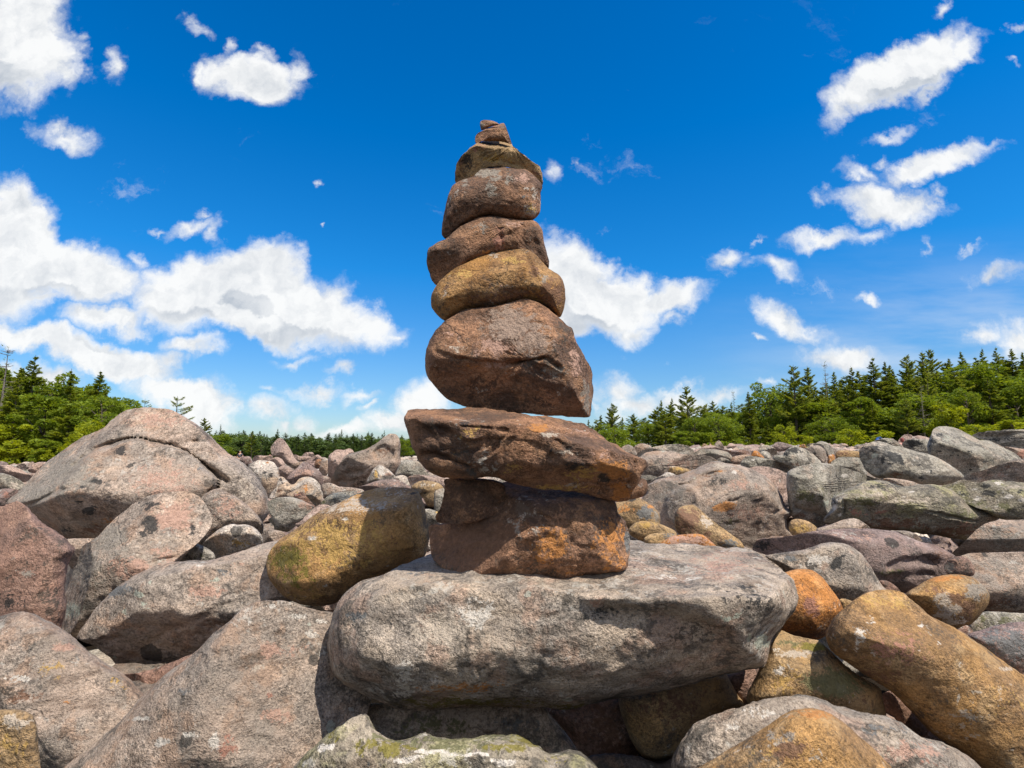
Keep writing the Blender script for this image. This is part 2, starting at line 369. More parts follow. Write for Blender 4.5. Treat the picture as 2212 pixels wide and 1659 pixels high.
LEDGE = {'brown': .022, 'slab': .008, 'gold': .003, 'orange': .002, 'ochre': .008, 'moss': .018, 'red': .014, 'tan': .008, 'pink': .012, 'pinkgrey': .010}
def sstep0(a, b, x):
    t = np.clip((x - a) / (b - a), 0, 1); return t * t * (3 - 2 * t)
TRACED = []
POLYS = []
_rs = [0]
def rock(name, label, view, pts, D, kind='pinkgrey', T=1.0, Tb=1.2, rf=.78, pl=(), spots=(), raise_=(), cracks=(), k=.035, amp=1.0, fac=None, top=None, cat='boulder', group=None, nrm=1.0, dirn=None, base=None):
    """a boulder from its outline, its distance, its roundness and the flat faces that cut it"""
    _rs[0] += 1; sd = _rs[0]; rg = np.random.default_rng(sd * 31)
    P0 = vx(view, pts); u = vs(view)
    dense, per = catmull(P0, 160)
    # centre that sees the whole outline
    mn, mx = dense.min(0), dense.max(0)
    gx, gy = np.meshgrid(np.linspace(mn[0], mx[0], 26)[1:-1], np.linspace(mn[1], mx[1], 26)[1:-1])
    cand = np.stack([gx.ravel(), gy.ravel()], 1); cand = cand[inside(cand, dense)]
    area = .5 * np.sum(dense[:, 0] * np.roll(dense[:, 1], -1) - np.roll(dense[:, 0], -1) * dense[:, 1])
    if area < 0: dense = dense[::-1]
    A, B = dense, np.roll(dense, -1, 0); e = B - A; nn = np.stack([-e[:, 1], e[:, 0]], 1); nn /= np.linalg.norm(nn, axis=1)[:, None] + 1e-9
    sdl = ((cand[:, None, :] - A[None]) * nn[None]).sum(2)
    ed = segdist(cand, A, B)
    score = np.minimum(sdl, 0).sum(1) * .6 + np.sort(sdl, 1)[:, :6].mean(1) + .15 * ed
    cen = cand[np.argmax(score)]; inrad = ed.max()
    pw = per * 1024 / 2212
    n = int(np.clip(pw / 1.7, 56, 460)); nf = int(np.clip(math.sqrt(abs(area)) * .4629 / 3.0, 12, 90)); nb = max(7, nf // 4)
    ring, _ = catmull(P0, n)
    if area < 0: ring = ring[::-1]
    d = ring - cen; th = np.unwrap(np.arctan2(d[:, 1], d[:, 0])); r = np.linalg.norm(d, axis=1)
    if th[-1] < th[0]: th = -th[::-1]; r = r[::-1]; flip = -1
    else: flip = 1
    mono = np.maximum.accumulate(th + np.arange(n) * 1e-5)
    mono = np.minimum(mono, th[0] + 2 * math.pi - 1e-4 * (n - np.arange(n)))
    th = mono * flip; ring = cen + np.stack([np.cos(th), np.sin(th)], 1) * r[:, None]
    sf = np.sin(np.linspace(0, math.pi / 2, nf + 1))[1:]; sb = np.sin(np.linspace(math.pi / 2, 0, nb + 1))[1:-1]
    S = np.concatenate([sf, sb]); isb = np.concatenate([np.zeros(nf, bool), np.ones(len(sb), bool)])
    PX = np.vstack([cen[None], (cen + (ring - cen)[None] * S[:, None, None]).reshape(-1, 2), cen[None]])
    back = np.concatenate([[False], np.repeat(isb, n), [True]])
    dd = segdist(PX, A, B)
    dd[1 + (nf - 1) * n:1 + nf * n] = 0
    R = rf * inrad
    x = 1 - np.clip(dd / R, 0, 1); h = np.sqrt(np.clip(1 - x * x, 0, 1))
    Tm = T * R / FP * D; Tbm = Tb * R / FP * D
    ry = ray(PX[:, 0], PX[:, 1])
    tf = D - Tm * h
    kk = k * Tm
    W = max(mx[0] - mn[0], mx[1] - mn[1])
    def plane(tf, q, b, nv):
        q = vx(view, q) if not isinstance(q, np.ndarray) else q
        nv = np.array(nv, float); nv /= np.linalg.norm(nv)
        p0 = ray(q[0], q[1]) * (D - b * Tm)
        den = ry @ nv; den = np.minimum(den, -.07)
        tp = np.clip((p0 @ nv) / den, D * .5, D + 1.6 * Tbm + W / FP * D * .6)
        return smax(tf, tp, kk)
    for (qx, qy, b, nv) in pl: tf = plane(tf, (qx, qy), b, nv)
    if fac is None: fac = (3 if D > 3.3 else 1) if kind in ('pinkgrey', 'pink', 'grey', 'mauve', 'white', 'red', 'brown', 'moss') else 0
    for i in range(fac):
        an = rg.uniform(0, 6.283); rr = rg.uniform(.25, .6)
        q = cen + np.array([math.cos(an), math.sin(an)]) * inrad * rr * np.array([W / (2.4 * inrad), 1])
        nv = (math.cos(an) * rg.uniform(.4, 1.1), -1, -math.sin(an) * rg.uniform(.4, 1.2) + .1)
        tf = plane(tf, q, rg.uniform(.60, .84), nv)
    edge = np.clip(dd / (R * .35), 0, 1)
    for poly, hh, w in raise_:
        q = vx(view, poly); qd, _ = catmull(q, 90); ins = inside(PX, qd); ds = segdist(PX, qd, np.roll(qd, -1, 0))
        sgn = np.where(ins, ds, -ds) / (w * u)
        tf = tf - hh * Tm * (1 / (1 + np.exp(-np.clip(sgn * 3, -30, 30)))) * edge
    for line, hh, w in cracks:
        q = vx(view, line); ds = segdist(PX, q[:-1], q[1:])
        wob = 1 + .35 * np.sin(PX[:, 0] * .045 + PX[:, 1] * .037)
        tf = tf + hh * Tm * np.exp(-(ds / (w * u * wob)) ** 2) * edge
    t = np.where(back, np.maximum(tf, D) + Tbm * h, tf)
    V = ry * t[:, None]
    size = W / FP * D
    c0 = V.mean(0)
    # roughness at three scales, moving the surface itself
    q = V / size
    o1 = np.stack([fbm(q * 3.2, 2, .5, sd * 3.1 + j * 31) for j in range(3)], 1)
    rdg = np.stack([1 - 2.2 * np.abs(fbm(q * 6.5, 3, .55, sd * 5.7 + j * 47)) for j in range(3)], 1)
    o3 = np.stack([fbm(q * 19, 3, .6, sd * 2.3 + j * 13) for j in range(3)], 1)
    ia = np.where(back, 1, np.clip(dd / (R * .5), .25, 1))[:, None]
    V = V + amp * size * (o1 * .012 * ia + rdg * .0105 * ia + o3 * .0068)
    # broken ledges: the surface steps back along weathered layers
    lay = np.array([rg.normal() * .5, rg.normal() * .4, 1]); lay /= np.linalg.norm(lay)
    xx = fbm(q * 2.6, 3, .5, sd * 1.9) * 5 + (q @ lay) * 5; fl = np.floor(xx); fr = xx - fl; st_ = fl + sstep0(.30, .62, fr) - xx
    gate = sstep0(-.05, .25, fbm(q * 2.2, 2, .5, sd * 4.3))
    V = V - (ry / np.linalg.norm(ry, axis=1)[:, None]) * (st_ * gate * np.where(back, 0, np.clip(dd / (R * .4), 0, 1)) * size * LEDGE.get(kind, .010) * amp)[:, None]
    # spots: stains, lichen, and shade or sunlit tone painted on some rocks
    colr = np.zeros((len(V), 4), np.float32)
    for (sx, sy, sr, key, st) in spots:
        p = vx(view, (sx, sy)); rx, ry_ = (sr if isinstance(sr, tuple) else (sr, sr))
        dv = (PX - p) / (np.array([rx, ry_]) * u)
        a = np.clip(1.08 - np.linalg.norm(dv, axis=1) * .58, 0, 1) * st
        m = a > colr[:, 3]
        colr[m, :3] = STC[key]; colr[m, 3] = a[m]
    idx = 1 + np.arange((nf + len(sb)) * n).reshape(-1, n)
    a = idx[:-1]; b = idx[1:]
    quads = np.stack([a, b, np.roll(b, -1, 1), np.roll(a, -1, 1)], -1).reshape(-1, 4)
    t0 = np.stack([np.zeros(n, int), idx[0], np.roll(idx[0], -1)], 1)
    t1 = np.stack([np.full(n, len(V) - 1), np.roll(idx[-1], -1), idx[-1]], 1)
    org = np.array([c0[0], c0[1], V[:, 2].min()])
    V = V - org
    # outward normals
    vol = np.einsum('ij,ij->i', V[quads[:, 0]], np.cross(V[quads[:, 1]], V[quads[:, 2]])).sum()
    if vol < 0: quads = quads[:, ::-1]; t0 = t0[:, ::-1]; t1 = t1[:, ::-1]
    Sg = 1.0 if D < 3.2 else (1.5 if D < 6.5 else (2.6 if D < 14 else 5.0))
    me = mesh_np(name, V, [quads, t0, t1], [rock_mat(kind, Sg)], True, colr)
    o = link(name, me, (org[0], org[1], org[2] + CAMZ))
    tag(o, label, cat, group)
    POLYS.append((D, catmull(P0, 40)[0]))
    TRACED.append((c0[0], c0[1] + .1 * size, size * .5, V[:, 2].max() + org[2]))
    return o
# ------------------------------------------------------------ the cairn, bottom to top
UP = (0, -.10, 1)
CG = 'stones stacked in the cairn'
rock('stone_slab', 'long speckled grey slab that carries the whole cairn, pale patch on its face', 'C',
 [(140,740),(150,660),(170,590),(210,540),(280,485),(380,450),(480,405),(560,375),(700,350),(1000,322),(1300,315),(1400,308),(1490,325),(1600,325),(1720,335),(1880,340),(1960,385),(2050,450),(2085,510),(2080,580),(2050,640),(2010,690),(1975,740),(1965,800),(1950,830),(1880,850),(1780,870),(1620,910),(1440,950),(1250,985),(1160,1010),(1000,1003),(860,998),(700,1005),(560,1010),(430,1013),(360,985),(280,950),(200,905),(160,860),(142,800)],
 1.98, 'slab', T=1.15, Tb=1.5, rf=.8, amp=.75, k=.03,
 pl=[(900,540,.95,(.02,-.06,1)),(1200,700,1.0,(-.08,-.95,.31)),(300,750,.9,(-.6,-.8,.25)),(1650,740,.93,(.12,-.9,-.52)),(800,960,.72,(0,-.7,-.8)),(1990,560,.8,(.8,-.6,.25)),(1950,620,.85,(.35,-.9,.2))],
 raise_=[([(1200,560),(1440,590),(1650,610),(1760,690),(1930,810),(1980,780),(2090,600),(2080,480),(1900,440),(1500,500)],.22,40)],
 spots=[(600,690,(95,60),'c',1.0),(760,620,(90,60),'w',.66),(450,548,(75,26),'c',.85),(450,900,(45,90),'w',.62),(860,740,(120,90),'c',.45),(1380,740,(90,90),'k',.42),(1250,620,(110,60),'k',.5),(350,650,(60,90),'k',.35),(250,620,(40,22),'b',.8),(700,920,(230,26),'o',.55),(700,980,(330,26),'g',.62),(1150,1000,(160,22),'g',.6),(1945,728,(22,28),'l',1.1),(1900,708,(9,14),'l',1.0),(1800,640,(55,14),'l',.8),(1650,700,(120,70),'d',.5),(900,450,(60,12),'w',.5),(1650,480,(40,8),'w',.8),(1530,470,(70,10),'w',.6),(1880,560,(120,70),'k',.5),(1780,420,(150,70),'p',.55),(1240,580,(60,30),'p',.5),(480,450,(200,36),'b',.32),(1190,790,(260,80),'d',.3)], cat='stone slab')  # wide bluish spot paints cairn shadow, dark ones the shaded lower right
rock('stone', 'broad brown stone with orange facets, lowest of the cairn on the grey slab', 'C',
 [(562,262),(575,245),(650,240),(700,233),(760,190),(800,130),(850,70),(1000,60),(1200,85),(1310,115),(1345,195),(1388,260),(1397,330),(1388,395),(1375,432),(1320,441),(1200,455),(1150,478),(1110,483),(1040,462),(980,468),(880,461),(740,470),(660,460),(625,425),(590,400),(575,380),(568,330)],
 1.97, 'brown', T=.9, Tb=1.2, rf=.55, amp=.9, k=.06, group=CG, cat='stone',
 pl=[(850,330,.95,(-.12,-1,.05)),(1200,170,.8,(.0,-.35,.94)),(1270,330,.86,(.62,-.75,.22)),(700,440,.8,(-.1,-.8,-.6))],
 raise_=[([(930,300),(990,255),(1050,245),(1110,270),(1150,350),(1160,400),(1080,430),(1010,400),(1000,340)],.22,14)],
 spots=[(1060,330,(95,85),'o',.62),(1310,330,(70,110),'o',.66),(1150,445,(180,16),'o',.4),(750,330,(190,130),'br',.9),(1000,180,(320,60),'dr',.7),(980,285,(30,20),'p',.6),(1385,330,(12,60),'b',.8)])  # brown and dark red spots paint the shade under the overhanging stone
rock('stone', 'dark wedge stone jammed behind the left end of the bottom cairn stone', 'C',
 [(635,50),(800,50),(870,70),(880,120),(850,190),(760,230),(700,240),(655,238),(600,232),(590,205),(610,170),(622,120),(628,80)],
 1.99, 'brown', T=.8, Tb=1.2, rf=.4, amp=.9, fac=0, pl=[(700,150,.8,(-.5,-.85,-.1)),(800,120,.8,(.3,-.95,-.2))], group=CG, cat='stone', spots=[(740,130,(160,120),'dr',.6)])  # dark spot paints the shadow the wedge lies in
rock('stone', 'tilted flat brown stone with an orange lower right end, overhanging the bottom of the cairn', 'B',
 [(215,1040),(240,995),(270,985),(400,992),(520,985),(640,982),(750,992),(1000,1018),(1200,1038),(1390,1082),(1440,1085),(1520,1130),(1600,1200),(1700,1258),(1800,1305),(1870,1335),(1895,1370),(1880,1405),(1850,1440),(1830,1500),(1790,1560),(1760,1610),(1690,1628),(1560,1600),(1400,1560),(1100,1535),(950,1500),(860,1460),(760,1460),(690,1477),(560,1470),(420,1445),(350,1400),(290,1310),(250,1200),(215,1090)],
 1.90, 'brown', T=1.6, Tb=1.7, rf=.55, amp=.9, k=.06, group=CG, cat='stone',
 pl=[(700,1090,.9,(.02,-.25,.95)),(1500,1250,.8,(.25,-.35,.9)),(900,1300,1.0,(-.08,-1,-.12)),(350,1250,.85,(-.55,-.85,-.05)),(900,1430,.7,(0,-.6,-.8)),(1700,1450,.85,(.45,-.9,.2)),(1860,1440,.6,(.85,-.5,0))],
 raise_=[([(250,1010),(480,1070),(560,1060),(800,1110),(1100,1130),(1250,1220),(1420,1330),(1560,1400),(1540,1480),(1400,1420),(1100,1230),(820,1190),(620,1220),(520,1140),(300,1100)],.10,16)],
 cracks=[([(330,1310),(480,1330),(620,1390),(760,1450)],.22,16),([(1100,1150),(1260,1220),(1420,1330),(1500,1420)],.12,9),([(1810,1330),(1790,1420),(1740,1520)],.15,8),([(600,1110),(760,1130),(900,1150)],.1,9),([(1100,1390),(1250,1250),(1320,1370),(1450,1460)],.0,9)],
 spots=[(640,1150,(90,60),'y',.6),(1130,1130,(70,30),'o',.8),(1200,1170,(90,26),'c',.7),(1640,1420,(120,80),'o',.8),(1450,1440,(120,50),'y',.75),(1300,1300,(60,20),'c',.8),(930,1390,(70,45),'y',.55),(1590,1470,(55,40),'k',.9),(1380,1400,(60,40),'k',.75),(1250,1280,(80,30),'k',.6),(620,1100,(40,28),'k',.7),(1300,1540,(260,26),'y',.6),(1700,1560,(80,60),'o',.8),(250,1250,(22,120),'p',.55),(1600,1330,(190,60),'p',.45),(1430,1160,(160,60),'p',.4),(540,1310,(30,30),'y',.4)])
rock('stone', 'great reddish grey block with a sharp right edge, largest stone in the cairn', 'B',
 [(357,640),(365,570),(420,450),(500,375),(600,310),(700,285),(830,278),(900,255),(980,238),(1050,222),(1110,235),(1180,270),(1250,330),(1310,378),(1345,410),(1372,430),(1395,500),(1440,590),(1480,660),(1510,720),(1512,790),(1522,850),(1508,950),(1500,1025),(1470,1042),(1300,1035),(1100,1020),(900,1005),(740,992),(640,972),(520,925),(440,850),(375,770),(358,690)],
 2.15, 'brown', T=1.05, Tb=1.2, rf=.62, amp=.8, k=.05, group=CG, cat='stone',
 pl=[(900,560,.98,(-.10,-.86,.50)),(480,560,.80,(-.55,-.72,.42)),(800,830,.93,(-.05,-.82,-.57)),(470,800,.8,(-.6,-.6,-.52)),(1400,700,.80,(.80,-.55,.24)),(1460,900,.62,(.95,-.3,.02))],
 cracks=[([(850,300),(760,420),(700,500),(640,600)],.10,16),([(430,590),(560,640),(660,640),(820,660)],.08,12),([(900,690),(1050,650),(1180,640),(1300,720)],.12,14),([(660,750),(670,850),(690,940)],.07,12),([(1240,400),(1230,520),(1330,760),(1470,1020)],-.05,16)],
 raise_=[([(860,330),(1020,250),(1180,290),(1240,500),(1330,740),(1180,700),(1000,640),(860,660),(660,640),(720,500),(780,420)],.10,24)],
 spots=[(950,420,(190,130),'pg',.9),(830,560,(160,60),'p',.75),(1100,520,(130,110),'pg',.85),(560,560,(110,60),'c',.4),(900,480,(110,90),'c',.45),(660,690,(110,26),'o',.55),(850,680,(140,26),'p',.6),(1180,600,(60,60),'o',.4),(1210,660,(110,60),'d',.6),(540,480,(60,40),'p',.55),(430,690,(60,24),'c',.45),(700,850,(330,110),'dr',.55),(1200,920,(200,90),'dr',.5),(1400,640,(60,160),'p',.5),(1470,900,(40,120),'gr',.7),(1230,730,(120,50),'gr',.6),(950,740,(60,20),'w',.4)])  # pale spots paint the sunlit upper facet, dark red ones the shaded underside
rock('stone', 'smooth golden brown pillow shaped stone above the great block of the cairn', 'B',
 [(397,250),(402,190),(437,124),(500,60),(576,2),(684,-48),(768,-93),(850,-119),(960,-130),(1068,-119),(1134,-73),(1176,-23),(1218,19),(1276,52),(1309,94),(1325,160),(1326,240),(1312,310),(1290,350),(1240,332),(1180,290),(1080,258),(960,272),(830,310),(700,312),(580,345),(500,378),(440,335),(405,285)],
 2.23, 'ochre', T=1.25, Tb=1.3, rf=.9, amp=.55, group=CG, cat='stone',
 pl=[(780,40,.86,(-.15,-.72,.66)),(820,230,.9,(0,-.8,-.6)),(1250,120,.8,(.6,-.7,.2))],
 cracks=[([(1060,-70),(1090,20),(1110,80)],.12,26)],
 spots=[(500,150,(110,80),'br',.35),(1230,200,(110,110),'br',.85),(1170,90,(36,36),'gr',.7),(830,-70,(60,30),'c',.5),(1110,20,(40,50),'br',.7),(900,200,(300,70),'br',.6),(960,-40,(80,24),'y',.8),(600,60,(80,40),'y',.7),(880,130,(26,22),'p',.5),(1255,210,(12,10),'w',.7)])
rock('stone', 'rough dark brown slanting stone with a hanging left end, above the golden pillow stone', 'A',
 [(220,1240),(240,1170),(330,1115),(370,1103),(430,1050),(480,1005),(560,960),(640,920),(740,906),(850,918),(1000,938),(1100,943),(1150,975),(1180,1030),(1190,1110),(1215,1200),(1235,1280),(1232,1342),(1190,1310),(1100,1250),(930,1215),(760,1240),(620,1300),(480,1370),(380,1430),(305,1485),(270,1450),(240,1390),(222,1310)],
 2.26, 'brown', T=1.15, Tb=1.3, rf=.75, amp=.95, k=.06, group=CG, cat='stone',
 pl=[(600,1040,.88,(-.3,-.8,.5)),(450,1250,.85,(-.3,-.85,-.42)),(930,1000,.9,(.1,-.8,.58)),(1000,1130,.85,(.2,-.95,-.15))],
 cracks=[([(800,930),(830,1050),(850,1170)],.10,16),([(1020,950),(1000,1010),(900,1060),(830,1080)],.14,16)],
 spots=[(820,1100,(50,90),'r',.8),(920,980,(90,40),'p',.6),(640,1010,(120,70),'gr',.5),(1080,1130,(90,60),'gr',.35),(700,1210,(60,24),'o',.5)])
rock('stone', 'dark rounded stone mottled with pale grey lichen, fourth from the top of the cairn', 'A',
 [(345,1050),(350,960),(380,820),(400,730),(440,650),(520,605),(600,580),(640,545),(700,505),(790,487),(860,500),(960,516),(1040,518),(1090,550),(1150,610),(1180,655),(1166,720),(1163,860),(1140,910),(1090,945),(1000,948),(850,930),(740,915),(650,930),(560,968),(480,1012),(430,1060),(380,1097),(355,1080)],
 2.30, 'brown', T=1.15, Tb=1.2, rf=.8, amp=.75, k=.07, group=CG, cat='stone',
 pl=[(750,560,.85,(-.1,-.6,.78)),(650,820,.95,(-.15,-.88,-.42)),(1040,640,.88,(.25,-.85,.45)),(1050,860,.8,(.3,-.8,-.5))],
 cracks=[([(560,600),(640,590),(720,560),(790,520)],.08,14),([(880,540),(900,640),(950,690)],.08,18)],
 spots=[(740,560,(100,50),'gr',.8),(900,600,(50,60),'gr',.7),(740,700,(60,80),'gr',.55),(540,650,(40,70),'gr',.6),(1050,680,(60,26),'w',.5),(1000,600,(110,60),'p',.5),(1080,850,(60,60),'y',.5),(420,760,(30,60),'gr',.4),(1000,740,(60,20),'b',.6)])
rock('stone', 'rough golden brown stone with a craggy top, third from the top of the cairn', 'A',
 [(458,560),(465,480),(500,420),(570,350),(650,300),(740,280),(860,285),(920,310),(960,355),(1000,352),(1060,385),(1100,440),(1150,490),(1175,540),(1185,610),(1178,665),(1140,650),(1090,565),(1000,530),(900,505),(780,498),(690,520),(620,572),(560,600),(462,633),(455,600)],
 2.32, 'tan', T=1.1, Tb=1.2, rf=.85, amp=1.25, k=.05, fac=2, group=CG, cat='stone',
 pl=[(600,450,.9,(-.3,-.88,.1)),(850,360,.88,(.1,-.6,.75))],
 cracks=[([(640,340),(700,420),(840,460),(1000,500)],.12,16),([(960,355),(980,430),(1010,500)],.12,14)],
 spots=[(560,450,(50,60),'k',.75),(660,330,(60,60),'r',.6),(830,430,(150,40),'y',.7),(1130,560,(50,50),'br',.6),(500,500,(40,80),'br',.5)])
rock('stone', 'small dark angular stone under the top pebble of the cairn', 'A',
 [(625,250),(640,225),(700,190),(780,160),(850,137),(868,145),(900,230),(927,312),(900,306),(840,290),(740,287),(690,285),(630,306),(623,280)],
 2.34, 'brown', T=1.0, Tb=1.2, rf=.85, amp=.9, k=.04, group=CG, cat='stone', pl=[(740,190,.8,(-.1,-.6,.8)),(880,230,.7,(.8,-.6,0))],
 spots=[(740,210,(90,40),'br',.5),(860,160,(40,30),'gr',.5)])
rock('pebble', 'little dark pebble on the very top of the cairn', 'A',
 [(663,145),(670,120),(700,110),(760,115),(800,130),(820,147),(760,165),(680,196),(668,178)],
 2.36, 'brown', T=1.1, Tb=1.1, amp=.8, group=CG, cat='stone', spots=[(700,140,(60,30),'gr',.4)])
rock('stone', 'brown knobbly stone showing behind the orange end of the tilted cairn stone', 'N',
 [(354,540),(350,610),(315,665),(240,690),(150,700),(100,640),(130,560),(200,500),(290,480),(340,500)], 2.4, 'brown', fac=2, cat='stone')

# ------------------------------------------------------------ near boulders, left
rock('boulder', 'smooth golden boulder with an olive stain, half in the shadow of the cairn', 'F',
 [(576,1235),(578,1200),(600,1170),(640,1142),(690,1105),(745,1080),(785,1062),(825,1054),(885,1054),(905,1065),(915,1090),(922,1120),(928,1145),(925,1175),(915,1205),(880,1225),(830,1250),(785,1262),(750,1290),(720,1305),(690,1310),(650,1306),(615,1290),(590,1265)],
 2.62, 'gold', T=1.35, Tb=1.6, rf=.85, amp=.55, pl=[(740,1110,.80,(-.12,-.34,.93)),(760,1190,.95,(-.18,-.96,.2)),(640,1230,.85,(-.62,-.75,.1))],
 spots=[(720,1170,(130,60),'y',.66),(622,1208,(38,26),'g',.95),(640,1250,(60,36),'g',.5),(735,1092,(110,22),'c',.62),(850,1062,(60,16),'c',.4),(673,1164,(12,7),'w',.9),(743,1121,(9,5),'w',.9),(655,1290,(60,9),'y',.5),(893,1067,(10,7),'k',.6),(850,1160,(60,70),'br',.35)])  # brown spot at right deepens the cairn's shadow by colour
rock('boulder', 'long pinkish grey boulder with pale green lichen, running under the golden boulder', 'E',
 [(490,700),(540,610),(620,500),(680,440),(760,370),(870,300),(940,265),(1000,240),(1100,222),(1300,222),(1400,195),(1500,170),(1650,115),(1790,78),(1950,60),(2050,200),(2000,400),(1850,470),(1700,520),(1560,640),(1380,760),(1280,800),(1100,860),(950,915),(850,937),(790,937),(760,900),(700,830),(600,760),(510,720)],
 2.75, 'pinkgrey', T=1.2, Tb=1.5, rf=.7, amp=.7, pl=[(1300,300,.85,(-.1,-.3,.95)),(800,600,.9,(-.45,-.85,.25)),(1250,580,.98,(.1,-.88,.42)),(1200,760,.80,(.2,-.75,-.65))],
 cracks=[([(1500,490),(1300,560),(1050,680),(900,780)],.06,26)],
 spots=[(865,435,(26,20),'l',1.1),(910,510,(30,40),'l',.7),(740,400,(90,40),'b',.9),(1360,340,(34,10),'l',.9),(770,550,(20,20),'l',.8),(940,360,(22,30),'l',.7),(735,830,(14,12),'l',.9),(1400,290,(80,40),'b',.5),(1300,420,(120,50),'p',.65),(1500,240,(60,24),'p',.5),(800,220,(140,50),'p',.6),(630,650,(40,26),'gr',.6),(1270,245,(34,8),'w',.8),(1545,218,(18,7),'w',.8)])
rock('boulder', 'huge smooth grey brown boulder in the bottom left foreground, white scratches near its foot', 'E',
 [(430,1500),(600,1380),(760,1240),(900,1090),(1050,940),(1200,830),(1290,740),(1400,640),(1530,530),(1600,485),(1680,465),(1800,470),(1950,510),(2100,545),(2300,600),(2400,900),(2300,1300),(2100,1500),(1950,1650),(1800,1850),(1200,1950),(600,1900),(200,1750)],
 1.95, 'pinkgrey', T=.8, Tb=1.2, rf=.85, amp=.6, pl=[(1500,900,.9,(-.12,-.62,.80)),(1900,700,.82,(.15,-.5,.85))],
 spots=[(880,1230,(60,14),'w',.9),(1010,1390,(60,22),'w',.9),(1200,1340,(60,16),'w',.75),(1340,1390,(26,50),'w',1.0),(1980,680,(50,26),'w',.9),(1900,570,(60,20),'w',.8),(2060,600,(40,16),'w',.8),(1740,500,(50,14),'w',.8),(1590,600,(22,36),'w',.55),(1430,1420,(70,70),'r',.7),(1700,780,(70,50),'p',.8),(1860,800,(110,60),'p',.5),(1760,1210,(110,50),'p',.65),(1640,890,(60,30),'c',.5),(1950,1450,(120,90),'o',.35),(1640,1290,(30,30),'l',.5),(1150,1050,(160,50),'b',.35),(1720,1070,(30,20),'r',.8),(700,1400,(160,70),'c',.3)])
rock('boulder', 'rounded grey boulder with rusty stains filling the bottom left corner', 'E',
 [(-300,700),(-150,610),(0,562),(90,540),(170,538),(260,580),(380,640),(450,690),(560,790),(680,870),(790,940),(870,1020),(930,1090),(980,1200),(980,1350),(900,1500),(760,1650),(500,1800),(300,1850),(-200,1850),(-400,1200)],
 2.12, 'pinkgrey', T=.8, Tb=1.2, rf=.85, amp=.6, pl=[(350,850,.88,(.1,-.55,.83))],
 spots=[(300,900,(190,70),'y',.42),(430,1110,(60,26),'o',.4),(730,1000,(90,50),'y',.45),(390,765,(70,30),'p',.9),(130,1080,(120,60),'br',.6),(60,1060,(90,40),'d',.7),(110,970,(90,22),'w',.6),(60,720,(90,60),'b',.35),(500,830,(90,60),'b',.3)])  # brown and dark spots at left paint a shaded recess with orange stain
rock('stone', 'pale golden blurred block at the bottom left edge', 'E',
 [(-260,1180),(-100,1165),(60,1158),(150,1165),(205,1190),(228,1240),(240,1330),(250,1450),(262,1560),(285,1800),(-200,1850),(-300,1500)],
 1.12, 'tan', T=.5, Tb=.6, rf=.5, amp=.5, k=.1, spots=[(120,1240,(120,50),'c',.8),(60,1400,(120,100),'y',.5)], cat='stone')
rock('boulder', 'tall reddish boulder at the left edge', 'D',
 [(-220,800),(-100,765),(0,778),(60,755),(120,742),(180,790),(240,850),(300,900),(380,950),(440,990),(480,1040),(505,1080),(482,1130),(458,1190),(446,1300),(440,1400),(455,1480),(425,1600),(395,1720),(200,1790),(-200,1800),(-320,1300)],
 2.75, 'red', T=.9, Tb=1.2, rf=.7, amp=.8, pl=[(150,950,.85,(.0,-.62,.78)),(200,1250,.95,(.05,-.95,.3)),(460,1250,.8,(.75,-.6,0))],
 spots=[(60,1440,(120,60),'k',.7),(330,1380,(110,100),'d',.6),(170,1240,(60,30),'gr',.5),(150,1350,(180,40),'p',.55),(430,1050,(60,120),'d',.5)])
rock('boulder', 'leaning long boulder, grey left and pink right, with a black lichen splash', 'D',
 [(405,1640),(425,1560),(440,1500),(445,1350),(447,1200),(480,1130),(560,1050),(650,1000),(720,930),(800,850),(900,770),(1000,710),(1120,680),(1220,670),(1300,672),(1380,710),(1440,790),(1465,860),(1445,930),(1380,1010),(1300,1090),(1240,1150),(1200,1250),(1000,1400),(800,1500),(700,1600),(560,1680),(470,1680)],
 3.35, 'pinkgrey', T=1.0, Tb=1.3, rf=.8, amp=.7, pl=[(900,900,.88,(-.45,-.6,.68)),(1150,950,.95,(.25,-.85,.48)),(1350,1000,.8,(.6,-.75,-.2))],
 cracks=[([(1390,1060),(1200,1130),(1050,1170)],.1,20)],
 spots=[(1040,900,(45,60),'k',1.15),(990,960,(40,26),'k',.8),(1040,760,(70,22),'k',.85),(1010,790,(22,16),'k',.9),(1330,930,(50,60),'k',.6),(1400,830,(30,80),'d',.5),(1200,850,(150,110),'p',.9),(750,1000,(140,110),'gr',.9),(600,1200,(120,150),'gr',.85),(900,1200,(170,70),'p',.85),(1000,1130,(130,30),'c',.6),(500,1500,(60,60),'l',.75),(560,1380,(110,80),'d',.45),(1100,1120,(110,60),'p',.6)])
